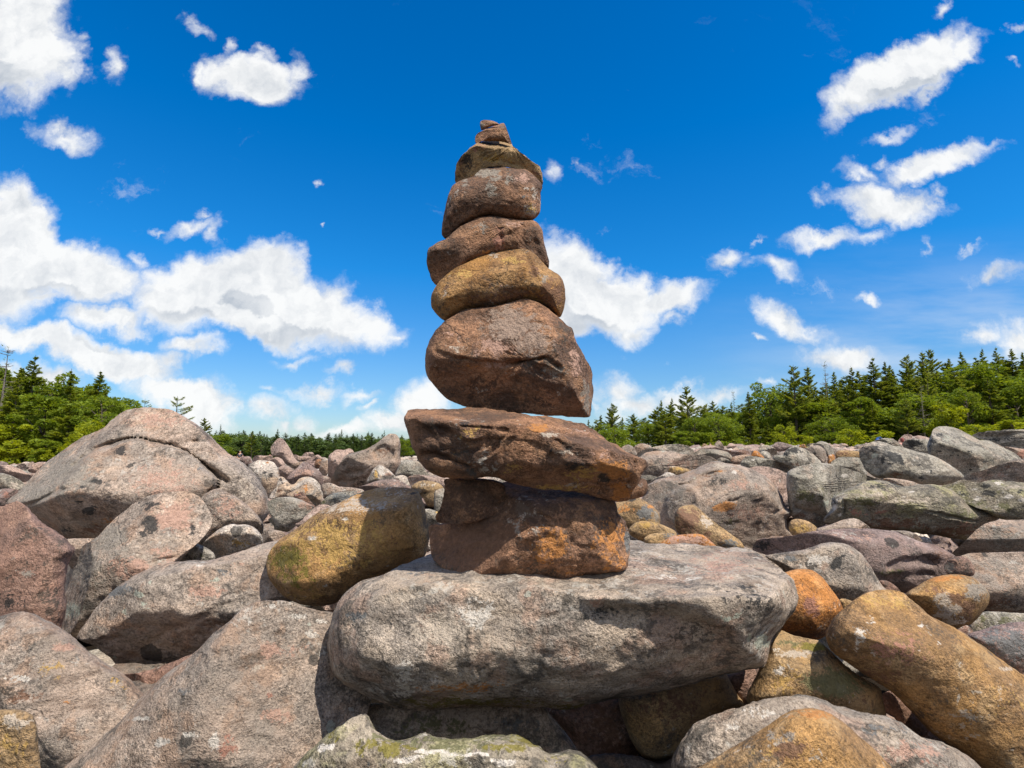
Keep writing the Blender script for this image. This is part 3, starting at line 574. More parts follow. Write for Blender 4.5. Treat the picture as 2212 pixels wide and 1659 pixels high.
rock('boulder', 'great domed pink boulder split by long cracks, rising above the treeline on the left', 'D',
 [(40,750),(130,670),(230,560),(330,460),(440,380),(560,300),(700,240),(780,170),(870,110),(950,96),(1100,98),(1180,105),(1250,150),(1330,200),(1400,250),(1480,330),(1560,400),(1650,450),(1740,530),(1800,610),(1840,680),(1857,760),(1850,830),(1820,885),(1780,960),(1650,1040),(1450,1100),(1200,1150),(900,1150),(640,1050),(450,1000),(380,950),(300,900),(200,840),(100,810)],
 4.9, 'pinkgrey', T=1.15, Tb=1.2, rf=.95, amp=.55,
 pl=[(900,700,.9,(.0,-.72,.69)),(400,650,.8,(-.45,-.6,.66)),(1550,600,.8,(.35,-.65,.66)),(700,960,.84,(0,-.97,-.05))],
 raise_=[([(120,830),(200,770),(350,690),(450,600),(500,500),(560,440),(680,370),(800,330),(870,315),(960,306),(1040,335),(1160,350),(1280,400),(1380,460),(1450,530),(1502,590),(1490,640),(1430,690),(1385,722),(1200,800),(900,1100),(460,1060),(300,900)],.17,12)],
 cracks=[([(500,500),(560,440),(680,370),(800,330),(870,315),(960,306),(1040,335),(1160,350),(1280,400),(1380,460),(1450,530),(1502,590),(1490,640),(1430,690)],.20,9),([(205,765),(330,700),(410,655)],.10,14),([(600,395),(680,360),(760,340)],.10,14),([(1330,330),(1360,320)],.1,16),([(1400,480),(1500,560),(1560,600)],.12,20)],
 spots=[(450,560,(190,150),'gr',.85),(250,680,(170,90),'gr',.85),(820,400,(34,34),'k',.85),(600,810,(45,30),'k',1.0),(535,757,(18,9),'k',1.0),(650,610,(45,16),'k',1.0),(560,650,(50,16),'k',.7),(720,900,(230,60),'o',.4),(440,940,(80,40),'k',.5),(640,930,(120,40),'br',.6),(1100,620,(260,160),'p',.55),(1100,180,(260,70),'p',.6),(1700,640,(120,160),'c',.45),(1000,250,(220,40),'c',.35),(1380,520,(26,34),'b',.5),(700,440,(100,40),'c',.4),(1500,700,(160,60),'c',.4),(600,450,(70,30),'gr',.6),(840,620,(60,20),'gr',.5)])
rock('boulder', 'tan lower boulder tucked under the right side of the great cracked dome', 'D',
 [(1370,1030),(1340,900),(1365,780),(1385,715),(1450,665),(1510,650),(1600,690),(1680,740),(1770,820),(1820,900),(1808,960),(1700,1040),(1500,1090)],
 4.25, 'pinkgrey', T=1.0, rf=.8, amp=.8, spots=[(1550,780,(120,80),'p',.6),(1600,830,(50,30),'k',.4),(1450,950,(110,60),'y',.3)])
rock('stone', 'pale rounded stone at the foot of the cracked dome, tan patch below', 'D',
 [(1400,1035),(1450,980),(1530,920),(1600,895),(1640,900),(1700,897),(1760,920),(1812,980),(1812,1035),(1750,1050),(1650,1085),(1560,1118),(1480,1135),(1420,1100)],
 3.75, 'white', T=1.1, amp=.7, cracks=[([(1640,900),(1650,960),(1610,1010)],.08,12)], spots=[(1650,1020,(70,30),'y',.75),(1500,1080,(60,40),'gr',.6),(1720,1000,(50,40),'gr',.4)], cat='stone')
rock('stone', 'flat triangular grey green stone beside the pale rounded stone', 'D',
 [(1230,1160),(1300,1070),(1350,1028),(1430,1060),(1480,1100),(1484,1150),(1400,1200),(1280,1210)], 3.6, 'grey', T=.8, fac=1, amp=.7, spots=[(1350,1100,(90,50),'m',.35)], cat='stone')
rock('stone', 'small brown rounded stone in the gap left of the golden boulder', 'D',
 [(1810,1040),(1808,965),(1850,942),(1900,935),(1960,950),(1975,990),(1940,1040),(1870,1070)], 3.9, 'pinkgrey', T=1.0, cat='stone')
rock('stone', 'greyish stone wedged between the reddish boulder and the leaning boulder', 'D',
 [(440,1010),(500,995),(560,994),(670,1000),(640,1080),(560,1140),(500,1210),(455,1130)], 3.6, 'pinkgrey', T=.7, amp=.6, cat='stone')
rock('stone', 'reddish brown stone deep in the gap between the two bottom left boulders', 'E',
 [(760,945),(850,930),(950,908),(1100,855),(1240,800),(1300,850),(1200,1000),(1000,1120),(850,1100),(760,1020)], 2.45, 'red', T=.7, cat='stone', amp=.6)
rock('boulder', 'low mauve boulder at the left edge behind the reddish boulder', 'P',
 [(-150,880),(0,770),(70,755),(150,757),(230,762),(290,790),(230,900),(100,1010),(0,1050),(-150,1060)], 5.6, 'mauve', T=.9, spots=[(100,860,(80,50),'r',.8)])
rock('boulder', 'flat pale green grey boulder at the left edge near the treeline', 'P',
 [(-150,530),(0,512),(80,525),(200,570),(330,640),(370,700),(290,790),(150,790),(0,800),(-150,800)], 8.0, 'grey', T=.8, spots=[(200,700,(160,60),'c',.6),(90,610,(60,16),'b',.6)])
rock('boulder', 'low pink boulder at the left edge behind the green grey one', 'P',
 [(-100,410),(0,395),(100,385),(190,400),(260,430),(330,460),(420,520),(500,560),(440,640),(300,660),(100,560),(-100,560)], 11.5, 'pink', T=.8, amp=.8)
rock('boulder', 'low pink rock with a dark shaded cleft, under the left trees beside the dome', 'P',
 [(430,460),(470,410),(520,370),(600,345),(700,342),(760,350),(740,400),(660,470),(560,520),(450,500)], 14, 'pink', T=.9, fac=1)
rock('boulder', 'small pale pink rock between the left trees and the dome, beside the cleft rock', 'P',
 [(210,450),(290,385),(360,362),(420,370),(500,333),(530,350),(500,410),(450,450),(330,470)], 17, 'pink', T=.9, fac=2)

# ------------------------------------------------------------ boulders between the dome and the cairn
rock('boulder', 'upright pointed pink boulder standing against the far forest', 'Q',
 [(422,150),(440,110),(480,60),(520,18),(560,10),(600,30),(640,80),(680,140),(720,210),(760,290),(802,340),(790,370),(700,397),(650,388),(610,350),(580,300),(520,270),(455,257),(430,220)],
 20, 'pink', T=1.1, rf=.85, amp=.8, pl=[(560,180,.9,(.1,-.9,.4)),(480,120,.8,(-.6,-.7,.35)),(700,300,.85,(.4,-.8,.4))], cracks=[([(455,257),(530,230),(600,240),(680,290)],.12,14)], cat='boulder')
rock('boulder', 'large winged pink grey boulder with a raised right point, left of the cairn', 'G',
 [(920,715),(960,640),(1000,560),(1060,480),(1100,435),(1180,410),(1300,375),(1400,320),(1500,240),(1560,212),(1610,215),(1645,250),(1660,320),(1658,430),(1668,540),(1640,590),(1600,650),(1500,715),(1350,755),(1200,782),(1080,768),(980,742)],
 10.2, 'pinkgrey', T=1.1, rf=.95, amp=1.2, pl=[(1350,460,.9,(-.15,-.7,.7)),(1200,640,.9,(-.1,-.9,.4)),(1600,400,.75,(.6,-.75,.2))],
 cracks=[([(1130,620),(1200,625),(1260,600)],.35,30),([(1050,700),(1130,705),(1210,690)],.3,24),([(1100,480),(1070,560)],.1,12)],
 raise_=[([(1380,400),(1440,345),(1500,325),(1560,370),(1600,400),(1590,470),(1500,520),(1400,500)],-.22,14)],
 spots=[(1500,400,(90,60),'br',.65),(1000,640,(50,90),'gr',.7),(1150,500,(90,60),'gr',.4),(1255,720,(30,16),'k',.9),(1540,580,(26,30),'k',.5)])
rock('boulder', 'upright pink boulder against the left flank of the winged boulder', 'G',
 [(912,640),(910,540),(915,450),(950,410),(1000,402),(1060,400),(1120,410),(1150,470),(1100,560),(1020,640),(960,680),(930,690)], 12, 'pink', T=1.0, amp=.8, pl=[(940,550,.6,(-.95,-.3,0)),(1020,500,.8,(.2,-.85,.5))], spots=[(985,490,(10,12),'k',.9)])
rock('boulder', 'rounded pink rock peeping over the upright pink boulder', 'G',
 [(965,412),(980,385),(1020,375),(1080,380),(1130,364),(1165,378),(1180,410),(1120,440),(1000,440)], 14, 'pink', amp=.8)
rock('boulder', 'tall whitish boulder dotted with black lichen beside the dome', 'Q',
 [(110,400),(170,350),(250,316),(330,320),(450,340),(500,390),(540,480),(548,560),(530,640),(500,720),(450,800),(380,850),(300,760),(200,600)],
 7.6, 'white', T=1.0, amp=.7, pl=[(330,430,.9,(0,-.7,.7)),(400,620,.95,(.15,-.95,.2))], spots=[(335,495,(34,20),'k',.9),(420,530,(26,34),'k',.9),(330,530,(60,40),'gr',.7),(375,348,(22,18),'o',.9),(160,390,(30,14),'k',.5),(230,370,(30,12),'k',.6),(390,600,(44,10),'k',.7),(330,605,(14,12),'k',.7)])
rock('boulder', 'low saddle shaped white boulder with black flecks in front of the tall whitish one', 'Q',
 [(505,680),(525,560),(552,540),(600,558),(650,608),(700,655),(760,640),(810,580),(870,553),(960,545),(1020,570),(1080,620),(1110,700),(900,760),(700,800),(600,860),(480,860),(400,850),(430,770)],
 6.3, 'white', T=.9, rf=1.0, amp=.7, pl=[(700,700,.8,(0,-.55,.8))], spots=[(560,595,(20,26),'k',.9),(580,635,(16,14),'k',.8),(530,740,(60,30),'br',.5),(460,800,(26,20),'k',.6),(1000,600,(20,10),'k',.8),(600,830,(110,40),'p',.5)])
rock('boulder', 'egg shaped pale boulder striped with orange beside the dark red shard', 'Q',
 [(640,790),(720,750),(790,715),(840,660),(880,620),(960,603),(1030,620),(1080,668),(1130,738),(1150,800),(1140,870),(1112,935),(1060,960),(960,940),(850,900),(700,860)],
 5.2, 'white', T=1.05, amp=.6, pl=[(1000,750,.9,(.1,-.85,.5)),(830,730,.8,(-.5,-.7,.5))], spots=[(900,700,(36,110),'o',.65),(1030,800,(18,18),'k',.6),(820,790,(90,60),'y',.4),(960,860,(60,60),'p',.4)])
rock('stone', 'dark red angular shard leaning on the grey boulder left of the golden boulder', 'Q',
 [(745,758),(762,792),(800,775),(840,750),(880,768),(920,820),(980,890),(1052,970),(1030,985),(960,950),(880,910),(780,850),(748,830)], 4.75, 'red', T=.8, fac=3, amp=1.2, k=.04, cat='stone', spots=[(800,800,(40,30),'r',.7),(930,870,(50,40),'br',.8)])
rock('boulder', 'round grey boulder between the dome and the golden boulder, mauve cap on its right', 'Q',
 [(382,900),(440,860),(520,835),(620,825),(720,828),(800,850),(900,890),(1020,958),(1060,1010),(1000,1080),(900,1130),(800,1200),(720,1270),(650,1312),(560,1292),(475,1285),(465,1220),(400,1165),(388,1130),(440,1098),(402,1050),(385,980)],
 4.1, 'grey', T=1.1, amp=.7, pl=[(600,930,.85,(-.1,-.6,.78)),(600,1150,.92,(-.1,-.95,-.1))], cracks=[([(400,1090),(470,1110),(560,1060),(640,1030)],.12,20)], spots=[(920,940,(110,60),'p',.75),(680,920,(90,24),'c',.5),(620,1000,(60,24),'c',.4),(540,1100,(40,16),'w',.6)])
rock('stone', 'flat pinkish stone lying against the back of the golden boulder', 'Q',
 [(760,1200),(830,1170),(900,1090),(980,1020),(1060,948),(1112,930),(1222,935),(1285,985),(1260,1060),(1100,1180),(850,1260)], 3.7, 'pink', T=.8, amp=.7, cat='stone', spots=[(1000,1100,(120,60),'c',.4)])
rock('boulder', 'smooth dark grey boulder behind the golden boulder', 'Q',
 [(1105,935),(1150,870),(1200,820),(1300,770),(1450,752),(1560,745),(1650,740),(1720,760),(1600,850),(1450,950),(1270,1000),(1180,960)], 4.7, 'grey', T=1.0, amp=.5, spots=[(1400,830,(190,80),'b',.75),(1150,900,(30,50),'m',.7),(1650,760,(90,30),'p',.5)])
rock('boulder', 'pinkish flat boulder below the winged boulder', 'Q',
 [(1120,700),(1140,645),(1220,628),(1300,648),(1380,685),(1500,690),(1600,700),(1700,725),(1720,760),(1600,790),(1450,800),(1300,830),(1180,860),(1130,800)], 5.6, 'pinkgrey', T=.8, amp=.6, spots=[(1400,735,(60,14),'w',.6),(1280,670,(60,18),'c',.6)])
rock('boulder', 'long mauve pink boulder lying behind the top of the golden boulder', 'G',
 [(1200,778),(1290,745),(1400,705),(1480,690),(1560,686),(1650,692),(1740,745),(1780,790),(1600,820),(1400,830),(1260,830)], 5.9, 'mauve', T=.8, amp=.7, spots=[(1450,730,(40,10),'w',.5),(1500,740,(200,30),'p',.5)])
rock('stone', 'white topped stone with a gold side, right below the winged boulder', 'G',
 [(1312,715),(1340,650),(1380,580),(1430,540),(1480,545),(1540,580),(1600,640),(1612,680),(1590,720),(1500,740),(1380,740)], 8.4, 'white', T=1.0, amp=.6, cat='stone', spots=[(1460,600,(34,60),'w',.9),(1410,630,(24,40),'y',.9),(1360,670,(30,50),'gr',.7),(1540,640,(60,50),'p',.5)])
rock('stone', 'small pale speckled stone right of the white topped one', 'G',
 [(1605,690),(1615,655),(1680,640),(1730,660),(1762,720),(1772,780),(1720,800),(1640,760)], 7, 'white', T=1.0, cat='stone', spots=[(1730,690,(30,40),'gr',.6)])
rock('boulder', 'tan round boulder with a dark hollow, just left of the cairn', 'G',
 [(1770,770),(1830,715),(1900,697),(1990,705),(2060,725),(2100,760),(2118,800),(2100,900),(2010,962),(1960,968),(1920,930),(1890,870),(1830,830)], 4.5, 'tan', T=1.1, amp=.8, spots=[(1910,830,(26,30),'k',.8),(1960,740,(90,30),'c',.5),(1840,800,(50,50),'gr',.6)], cracks=[([(1895,830),(1930,835)],.25,26)])  # black spot paints the hollow dark
rock('boulder', 'low pink boulder behind the tan round one', 'G',
 [(1735,670),(1800,637),(1900,640),(2000,656),(2120,650),(2200,690),(2190,780),(2050,800),(1850,790),(1780,770),(1755,720)], 6.6, 'pink', T=.9, amp=.7, spots=[(2000,680,(50,14),'k',.4)])
rock('boulder', 'grey green boulder with small dark dots behind the left end of the tilted cairn stone', 'G',
 [(1605,640),(1650,540),(1690,500),(1780,488),(1850,500),(1900,560),(1960,640),(1940,680),(1750,680),(1640,670)], 9.5, 'grey', T=.9, amp=.6, spots=[(1735,600,(30,16),'k',.8),(1690,540,(14,10),'k',.7),(1770,550,(14,8),'k',.7)])
rock('stone', 'narrow grey stone standing left of the dark wedge stone of the cairn', 'G',
 [(2012,830),(2050,790),(2115,778),(2150,850),(2120,960),(2070,1060),(2018,1020)], 3.5, 'grey', T=.8, fac=1, cat='stone')
rock('stone', 'light grey stone filling the gap left of the base of the cairn', 'G',
 [(1900,1000),(1960,990),(2050,1020),(2110,1080),(2080,1180),(2000,1220),(1940,1150),(1910,1060)], 3.3, 'grey', T=.7, cat='stone', spots=[(2040,1025,(24,10),'y',1.0)])
rock('boulder', 'triangular mauve pink boulder between the whitish boulder and the winged one', 'Q',
 [(640,590),(700,500),(770,440),(830,380),(880,338),(930,350),(1000,400),(1080,450),(1137,520),(1145,620),(1110,700),(900,700),(740,680)], 9, 'mauve', T=1.0, amp=.6, pl=[(850,480,.85,(-.4,-.7,.6)),(980,500,.85,(.3,-.75,.6))], spots=[(820,530,(12,12),'k',.7),(900,500,(160,90),'p',.6)])
rock('boulder', 'low rounded pink boulder right behind the whitish boulder', 'Q',
 [(520,450),(560,402),(620,384),(700,418),(755,452),(720,520),(650,590),(600,600),(550,560)], 11.5, 'pink', T=.9, amp=.7)
rock('boulder', 'brownish rounded boulder at the foot of the pointed pink boulder', 'Q',
 [(418,325),(460,285),(510,271),(560,290),(600,330),(630,388),(580,410),(520,412),(470,380)], 16, 'pink', T=1.0, amp=.8)
rock('boulder', 'mauve humped boulder below the standing hiker', 'Q',
 [(-60,330),(0,300),(20,265),(80,264),(120,262),(150,280),(170,320),(180,360),(130,400),(60,400),(-20,380)], 17, 'mauve', T=.9, amp=.8, fac=1)
rock('boulder', 'pale twin humped boulder below the small seated hiker', 'Q',
 [(160,320),(210,260),(290,249),(330,255),(440,253),(455,275),(400,335),(300,340),(200,345)], 22, 'pink', T=.9, amp=.9)
rock('boulder', 'pair like pink knob boulder on the skyline right of the pointed one', 'Q',
 [(845,270),(900,214),(940,208),(970,204),(1010,212),(1022,240),(1020,270),(960,285),(880,285)], 29, 'pink', T=1.0, amp=1.0, cracks=[([(930,205),(950,250)],.2,12)])
rock('boulder', 'long low pink boulder right of the pointed boulder foot', 'Q',
 [(740,245),(790,245),(830,262),(980,268),(970,300),(900,332),(830,338),(790,325)], 21, 'pink', T=.9, amp=.8)
rock('boulder', 'peaked reddish boulder in the row below the knob boulder', 'Q',
 [(910,330),(1000,270),(1070,241),(1120,268),(1155,300),(1110,320),(1040,340),(960,345)], 18, 'pink', T=.9, fac=2)
rock('stone', 'small brown ball shaped boulder left of the winged boulder', 'Q',
 [(1028,370),(1050,315),(1090,300),(1125,310),(1135,350),(1120,420),(1080,437),(1040,415)], 13.5, 'brown', T=1.0, amp=.5, cat='stone')
rock('boulder', 'brown grey boulder squeezed between the ball shaped stone and the upright pink boulder', 'Q',
 [(1085,480),(1115,360),(1150,298),(1215,296),(1240,380),(1225,480),(1180,540),(1120,520)], 13, 'pinkgrey', T=.9, fac=2, amp=.9)
rock('boulder', 'dark cornered low boulder behind the triangular mauve one', 'Q',
 [(680,400),(750,358),(830,338),(890,345),(850,400),(780,450),(720,440)], 15, 'pinkgrey', T=.9, fac=2)
rock('boulder', 'grey low boulder left of the ball shaped stone', 'Q',
 [(920,350),(1000,328),(1050,330),(1060,400),(1070,460),(980,430)], 15, 'mauve', T=.8)
rock('boulder', 'peach coloured low boulder at the foot of the winged boulder on its left', 'Q',
 [(1120,545),(1150,530),(1200,540),(1255,572),(1250,620),(1220,650),(1130,650)], 10.2, 'pink', T=.9, spots=[(1190,560,(50,14),'c',.7)])
# ------------------------------------------------------------ boulders right of the cairn
rock('boulder', 'wide low pinkish boulder with dark scratches right behind the cairn', 'N',
 [(250,300),(330,218),(450,198),(600,196),(720,232),(900,238),(1010,258),(1085,300),(1090,340),(1000,380),(900,410),(820,440),(700,480),(500,500),(320,490),(280,400)],
 8.2, 'pinkgrey', T=.8, rf=1, amp=.7, pl=[(600,290,.7,(0,-.45,.9))], spots=[(500,260,(90,12),'k',.6),(650,300,(60,12),'k',.5),(420,360,(100,12),'k',.6),(560,235,(30,30),'k',.5),(700,330,(250,60),'p',.5)])
rock('boulder', 'long grey boulder on the skyline behind the wide pinkish one', 'N',
 [(245,260),(290,200),(400,158),(550,133),(700,128),(790,158),(832,192),(842,240),(700,250),(500,225),(320,250)], 11.5, 'grey', T=.9, spots=[(500,160,(120,24),'c',.4),(700,190,(30,14),'k',.5)])
rock('boulder', 'small square shouldered grey brown boulder just right of the tilted cairn stone', 'N',
 [(70,195),(95,152),(150,130),(200,150),(237,200),(240,245),(150,250),(80,230)], 12.5, 'pinkgrey', T=1.0, fac=2)
rock('boulder', 'low double boulder right of the square shouldered one', 'N',
 [(207,165),(260,125),(320,122),(395,150),(360,200),(290,230),(235,250),(215,200)], 14, 'pinkgrey', T=1.0, fac=2)
rock('boulder', 'smooth humped tan grey boulder in the middle of the right skyline', 'N',
 [(833,220),(900,180),(1000,178),(1100,188),(1190,213),(1238,268),(1215,305),(1080,300),(950,255),(840,245)], 11, 'grey', T=1.0, amp=.6, spots=[(1000,190,(140,20),'gr',.5)])
rock('stone', 'small pale oval stone in front of the humped boulder', 'N',
 [(1070,295),(1110,267),(1160,269),(1212,300),(1235,328),(1150,345),(1085,335)], 9.4, 'grey', T=1.0, amp=.5, cat='stone')
rock('boulder', 'dark brown long boulder in the right middle distance', 'N',
 [(1175,215),(1210,190),(1290,183),(1390,178),(1435,210),(1410,243),(1330,250),(1250,262),(1195,245)], 14, 'mauve', T=1.0, spots=[(1300,215,(120,40),'br',.6)])
rock('boulder', 'brownish boulder with a dark left corner below the dark long one', 'N',
 [(1198,292),(1235,260),(1330,238),(1430,240),(1420,280),(1360,330),(1300,340),(1225,328)], 11, 'pinkgrey', T=1.0, fac=2, spots=[(1225,280,(34,34),'br',.8)])
rock('boulder', 'long pale grey boulder behind the great central mound', 'N',
 [(1315,335),(1340,288),(1390,253),(1480,256),(1600,278),(1700,308),(1790,343),(1835,388),(1810,420),(1700,430),(1500,420),(1380,400)], 9.2, 'grey', T=1.0, amp=.7, spots=[(1780,380,(60,50),'b',.7),(1450,290,(60,20),'w',.4)])
rock('stone', 'bright orange stone standing out in the right middle distance', 'N',
 [(1422,255),(1450,203),(1480,193),(1525,225),(1565,272),(1520,280),(1460,268)], 12, 'orange', T=1.0, fac=1, cat='stone')
rock('boulder', 'round grey boulder right behind the bright orange stone', 'N',
 [(1505,220),(1550,198),(1602,204),(1632,240),(1610,290),(1545,280)], 12.6, 'grey', T=1.0, amp=.5)
rock('boulder', 'rounded boulder capped with black lichen in the right middle distance', 'N',
 [(1650,275),(1680,245),(1755,240),(1772,208),(1830,160),(1900,150),(1990,178),(2060,222),(2115,270),(2155,322),(2000,350),(1900,382),(1840,392),(1780,355),(1700,312)],
 9.3, 'grey', T=1.1, amp=.6, pl=[(1950,260,.9,(.1,-.8,.5))], spots=[(1860,190,(70,34),'k',.85),(1790,230,(20,20),'k',.8),(1950,215,(60,16),'k',.6),(1870,340,(60,26),'br',.7),(2000,260,(60,40),'c',.4)])
rock('boulder', 'mottled boulder behind the black capped one', 'N',
 [(1950,185),(2050,148),(2130,140),(2195,190),(2210,260),(2200,330),(2150,340),(2090,280),(2020,215)], 11, 'pinkgrey', T=1.0, fac=1)
rock('boulder', 'peaked grey boulder on the skyline above the mottled one', 'O',
 [(20,295),(60,280),(100,261),(170,278),(222,330),(245,385),(200,430),(150,400),(110,340),(60,320)], 13, 'grey', T=1.0, fac=3, k=.04)
rock('boulder', 'dark grey rounded boulder on the skyline left of the black capped one', 'N',
 [(1500,195),(1540,148),(1590,136),(1660,158),(1698,195),(1690,235),(1620,240),(1560,212)], 16, 'grey', T=1.0, spots=[(1580,180,(80,40),'b',.6)])
rock('boulder', 'mauve boulder with a pale right shoulder on the right skyline', 'N',
 [(1640,155),(1690,107),(1760,110),(1862,145),(1840,175),(1780,195),(1720,205),(1680,185)], 18, 'mauve', T=1.0, fac=1)
rock('stone', 'small square orange brown stone on the right skyline', 'N',
 [(1918,165),(1930,140),(1975,124),(1998,145),(1995,175),(1930,178)], 20, 'orange', T=1.0, cat='stone')
rock('boulder', 'tall thumb shaped grey rock on the skyline in front of the right trees', 'N',
 [(1050,165),(1058,115),(1090,88),(1122,110),(1150,172),(1100,188),(1060,180)], 27, 'pinkgrey', T=1.0, amp=.8)
rock('boulder', 'low pink rock right of the thumb shaped one', 'N',
 [(1172,155),(1200,121),(1240,119),(1275,150),(1240,175),(1185,175)], 27, 'pink', T=1.0)
rock('stone', 'small tan triangular stone left of the thumb shaped rock', 'N',
 [(912,158),(935,121),(970,130),(995,155),(950,168)], 29, 'tan', T=1.0, cat='stone')
rock('boulder', 'long low rock spread beneath the thumb shaped one', 'N',
 [(890,185),(960,144),(1040,144),(1100,172),(1195,188),(1230,215),(1050,205)], 19, 'pink', T=.9)
rock('boulder', 'great central mound of pink and grey rock with an orange blaze, right of the cairn', 'N',
 [(290,690),(350,640),(345,560),(450,500),(560,470),(700,440),(830,393),(920,348),(1010,313),(1090,303),(1150,323),(1250,338),(1380,368),(1480,410),(1580,470),(1680,560),(1750,680),(1790,780),(1862,825),(1832,885),(1800,905),(1805,1000),(1870,1070),(1900,1200),(1700,1300),(1300,1350),(800,1350),(500,1200),(380,950),(300,780)],
 6.0, 'pinkgrey', T=1.1, rf=.95, amp=.75, pl=[(1100,450,.82,(0,-.55,.84)),(900,800,.95,(-.1,-.82,.55)),(1500,700,.92,(.3,-.7,.6)),(600,650,.85,(-.3,-.6,.72))],
 raise_=[([(550,690),(640,600),(720,550),(810,560),(880,650),(900,760),(860,900),(700,1000),(560,900)],.10,26)],
 cracks=[([(690,545),(800,530),(930,450),(1060,420),(1160,410)],.10,18),([(1640,600),(1650,640)],.08,10),([(1790,790),(1700,830),(1660,850)],.06,14),([(1170,705),(1280,705)],.10,10)],
 spots=[(1000,460,(90,34),'br',.6),(1090,410,(60,10),'o',.9),(1130,790,(90,40),'o',1.1),(1200,750,(60,30),'o',1.0),(1120,520,(90,50),'k',.6),(700,500,(70,40),'d',.5),(1480,710,(70,16),'k',.85),(1350,660,(60,30),'k',.45),(700,620,(60,60),'gr',.7),(600,560,(150,60),'gr',.7),(450,690,(120,60),'gr',.7),(760,700,(120,60),'c',.4),(1250,420,(24,16),'w',1.0),(1100,350,(110,26),'c',.7),(1200,930,(120,50),'m',.55),(1550,600,(90,40),'b',.4),(1300,560,(180,70),'p',.6),(1400,850,(280,90),'p',.55),(650,950,(120,90),'gr',.5),(960,590,(40,20),'l',.5),(1000,730,(60,14),'w',.5),(560,820,(60,120),'gr',.5)])
rock('boulder', 'pink flat faced boulder behind the right shoulder of the great central mound', 'N',
 [(1400,380),(1500,354),(1640,368),(1760,408),(1802,450),(1808,560),(1800,720),(1700,760),(1560,600),(1440,450)], 7.6, 'pink', T=.9, rf=.7, amp=.6)
rock('stone', 'small white rock between the tilted cairn stone and the central mound', 'N',
 [(340,550),(420,490),(500,450),(550,418),(610,428),(655,456),(600,510),(480,560),(380,590)], 7.0, 'white', T=.9, cat='stone', fac=1, spots=[(560,440,(70,20),'w',.6)])
rock('stone', 'tan orange wedge of rock left of the top of the central mound', 'N',
 [(565,405),(600,358),(650,354),(740,372),(810,402),(760,450),(650,460),(580,425)], 7.6, 'tan', T=.9, cat='stone', fac=1, spots=[(650,385,(90,30),'y',.7)])
rock('stone', 'flat grey sliver of rock right of the orange end of the cairn stone', 'N',
 [(285,455),(380,447),(475,478),(430,520),(320,532),(285,500)], 7.3, 'grey', T=.7, cat='stone')
rock('boulder', 'orange boulder with a blue grey splash just right of the base of the cairn', 'N',
 [(-50,800),(0,738),(120,713),(200,675),(260,678),(350,728),(420,778),(470,838),(487,900),(475,990),(400,1020),(200,1060),(60,1000),(-40,900)],
 3.7, 'tan', T=1.0, amp=.7, spots=[(330,840,(80,70),'b',1.1),(290,880,(40,30),'w',.7),(380,780,(60,30),'o',.7),(200,700,(60,30),'k',.7),(120,800,(120,60),'o',.6),(440,880,(36,80),'gr',.8)])
rock('stone', 'smooth tan stone in front of the blue splashed boulder', 'H',
 [(158,605),(200,565),(260,557),(330,575),(400,608),(412,640),(340,660),(240,665),(175,635)], 3.25, 'tan', T=1.0, amp=.4, cat='stone', spots=[(250,580,(60,20),'y',.7)])
rock('stone', 'smooth peach coloured stone lying on the back edge of the grey slab', 'H',
 [(320,682),(380,640),(460,626),(540,628),(585,660),(620,702),(500,730),(390,720)], 3.0, 'orange', T=.9, amp=.4, cat='stone', spots=[(450,660,(120,40),'p',.8)])
rock('stone', 'low brownish stone beside the peach coloured one', 'H',
 [(240,650),(280,625),(350,618),(410,632),(400,680),(320,700),(260,690)], 3.1, 'tan', T=.8, amp=.4, cat='stone', spots=[(370,640,(40,24),'b',.6)])
rock('boulder', 'brown wedge boulder leaning in front of the great central mound', 'H',
 [(400,575),(402,520),(430,485),(490,474),(520,490),(600,558),(680,618),(732,655),(762,697),(700,730),(560,720),(500,700),(440,645),(412,612)],
 3.5, 'tan', T=1.0, amp=.8, pl=[(450,560,.85,(-.4,-.9,-.1)),(620,620,.8,(.35,-.6,.72))], spots=[(470,560,(60,70),'br',.9),(600,650,(110,40),'br',.5),(680,680,(60,30),'b',.6),(560,560,(40,40),'c',.6)])
rock('boulder', 'wide grey mossy boulder in the centre right, beneath the long lichened one', 'H',
 [(983,310),(1050,275),(1160,257),(1240,270),(1330,298),(1440,338),(1490,360),(1400,400),(1290,440),(1230,480),(1210,540),(1180,580),(1120,595),(1050,575),(1000,520),(985,420)],
 5.9, 'grey', T=1.05, amp=.8, pl=[(1200,330,.8,(0,-.5,.86)),(1090,480,.95,(-.1,-.95,.0))], cracks=[([(1030,490),(1090,510),(1150,520)],.2,16)], spots=[(1100,430,(110,50),'m',.6),(1080,540,(90,40),'br',.5),(1280,325,(22,10),'w',.9),(1160,425,(14,14),'k',.7),(1200,300,(110,20),'c',.4),(1180,470,(26,20),'l',.7)])
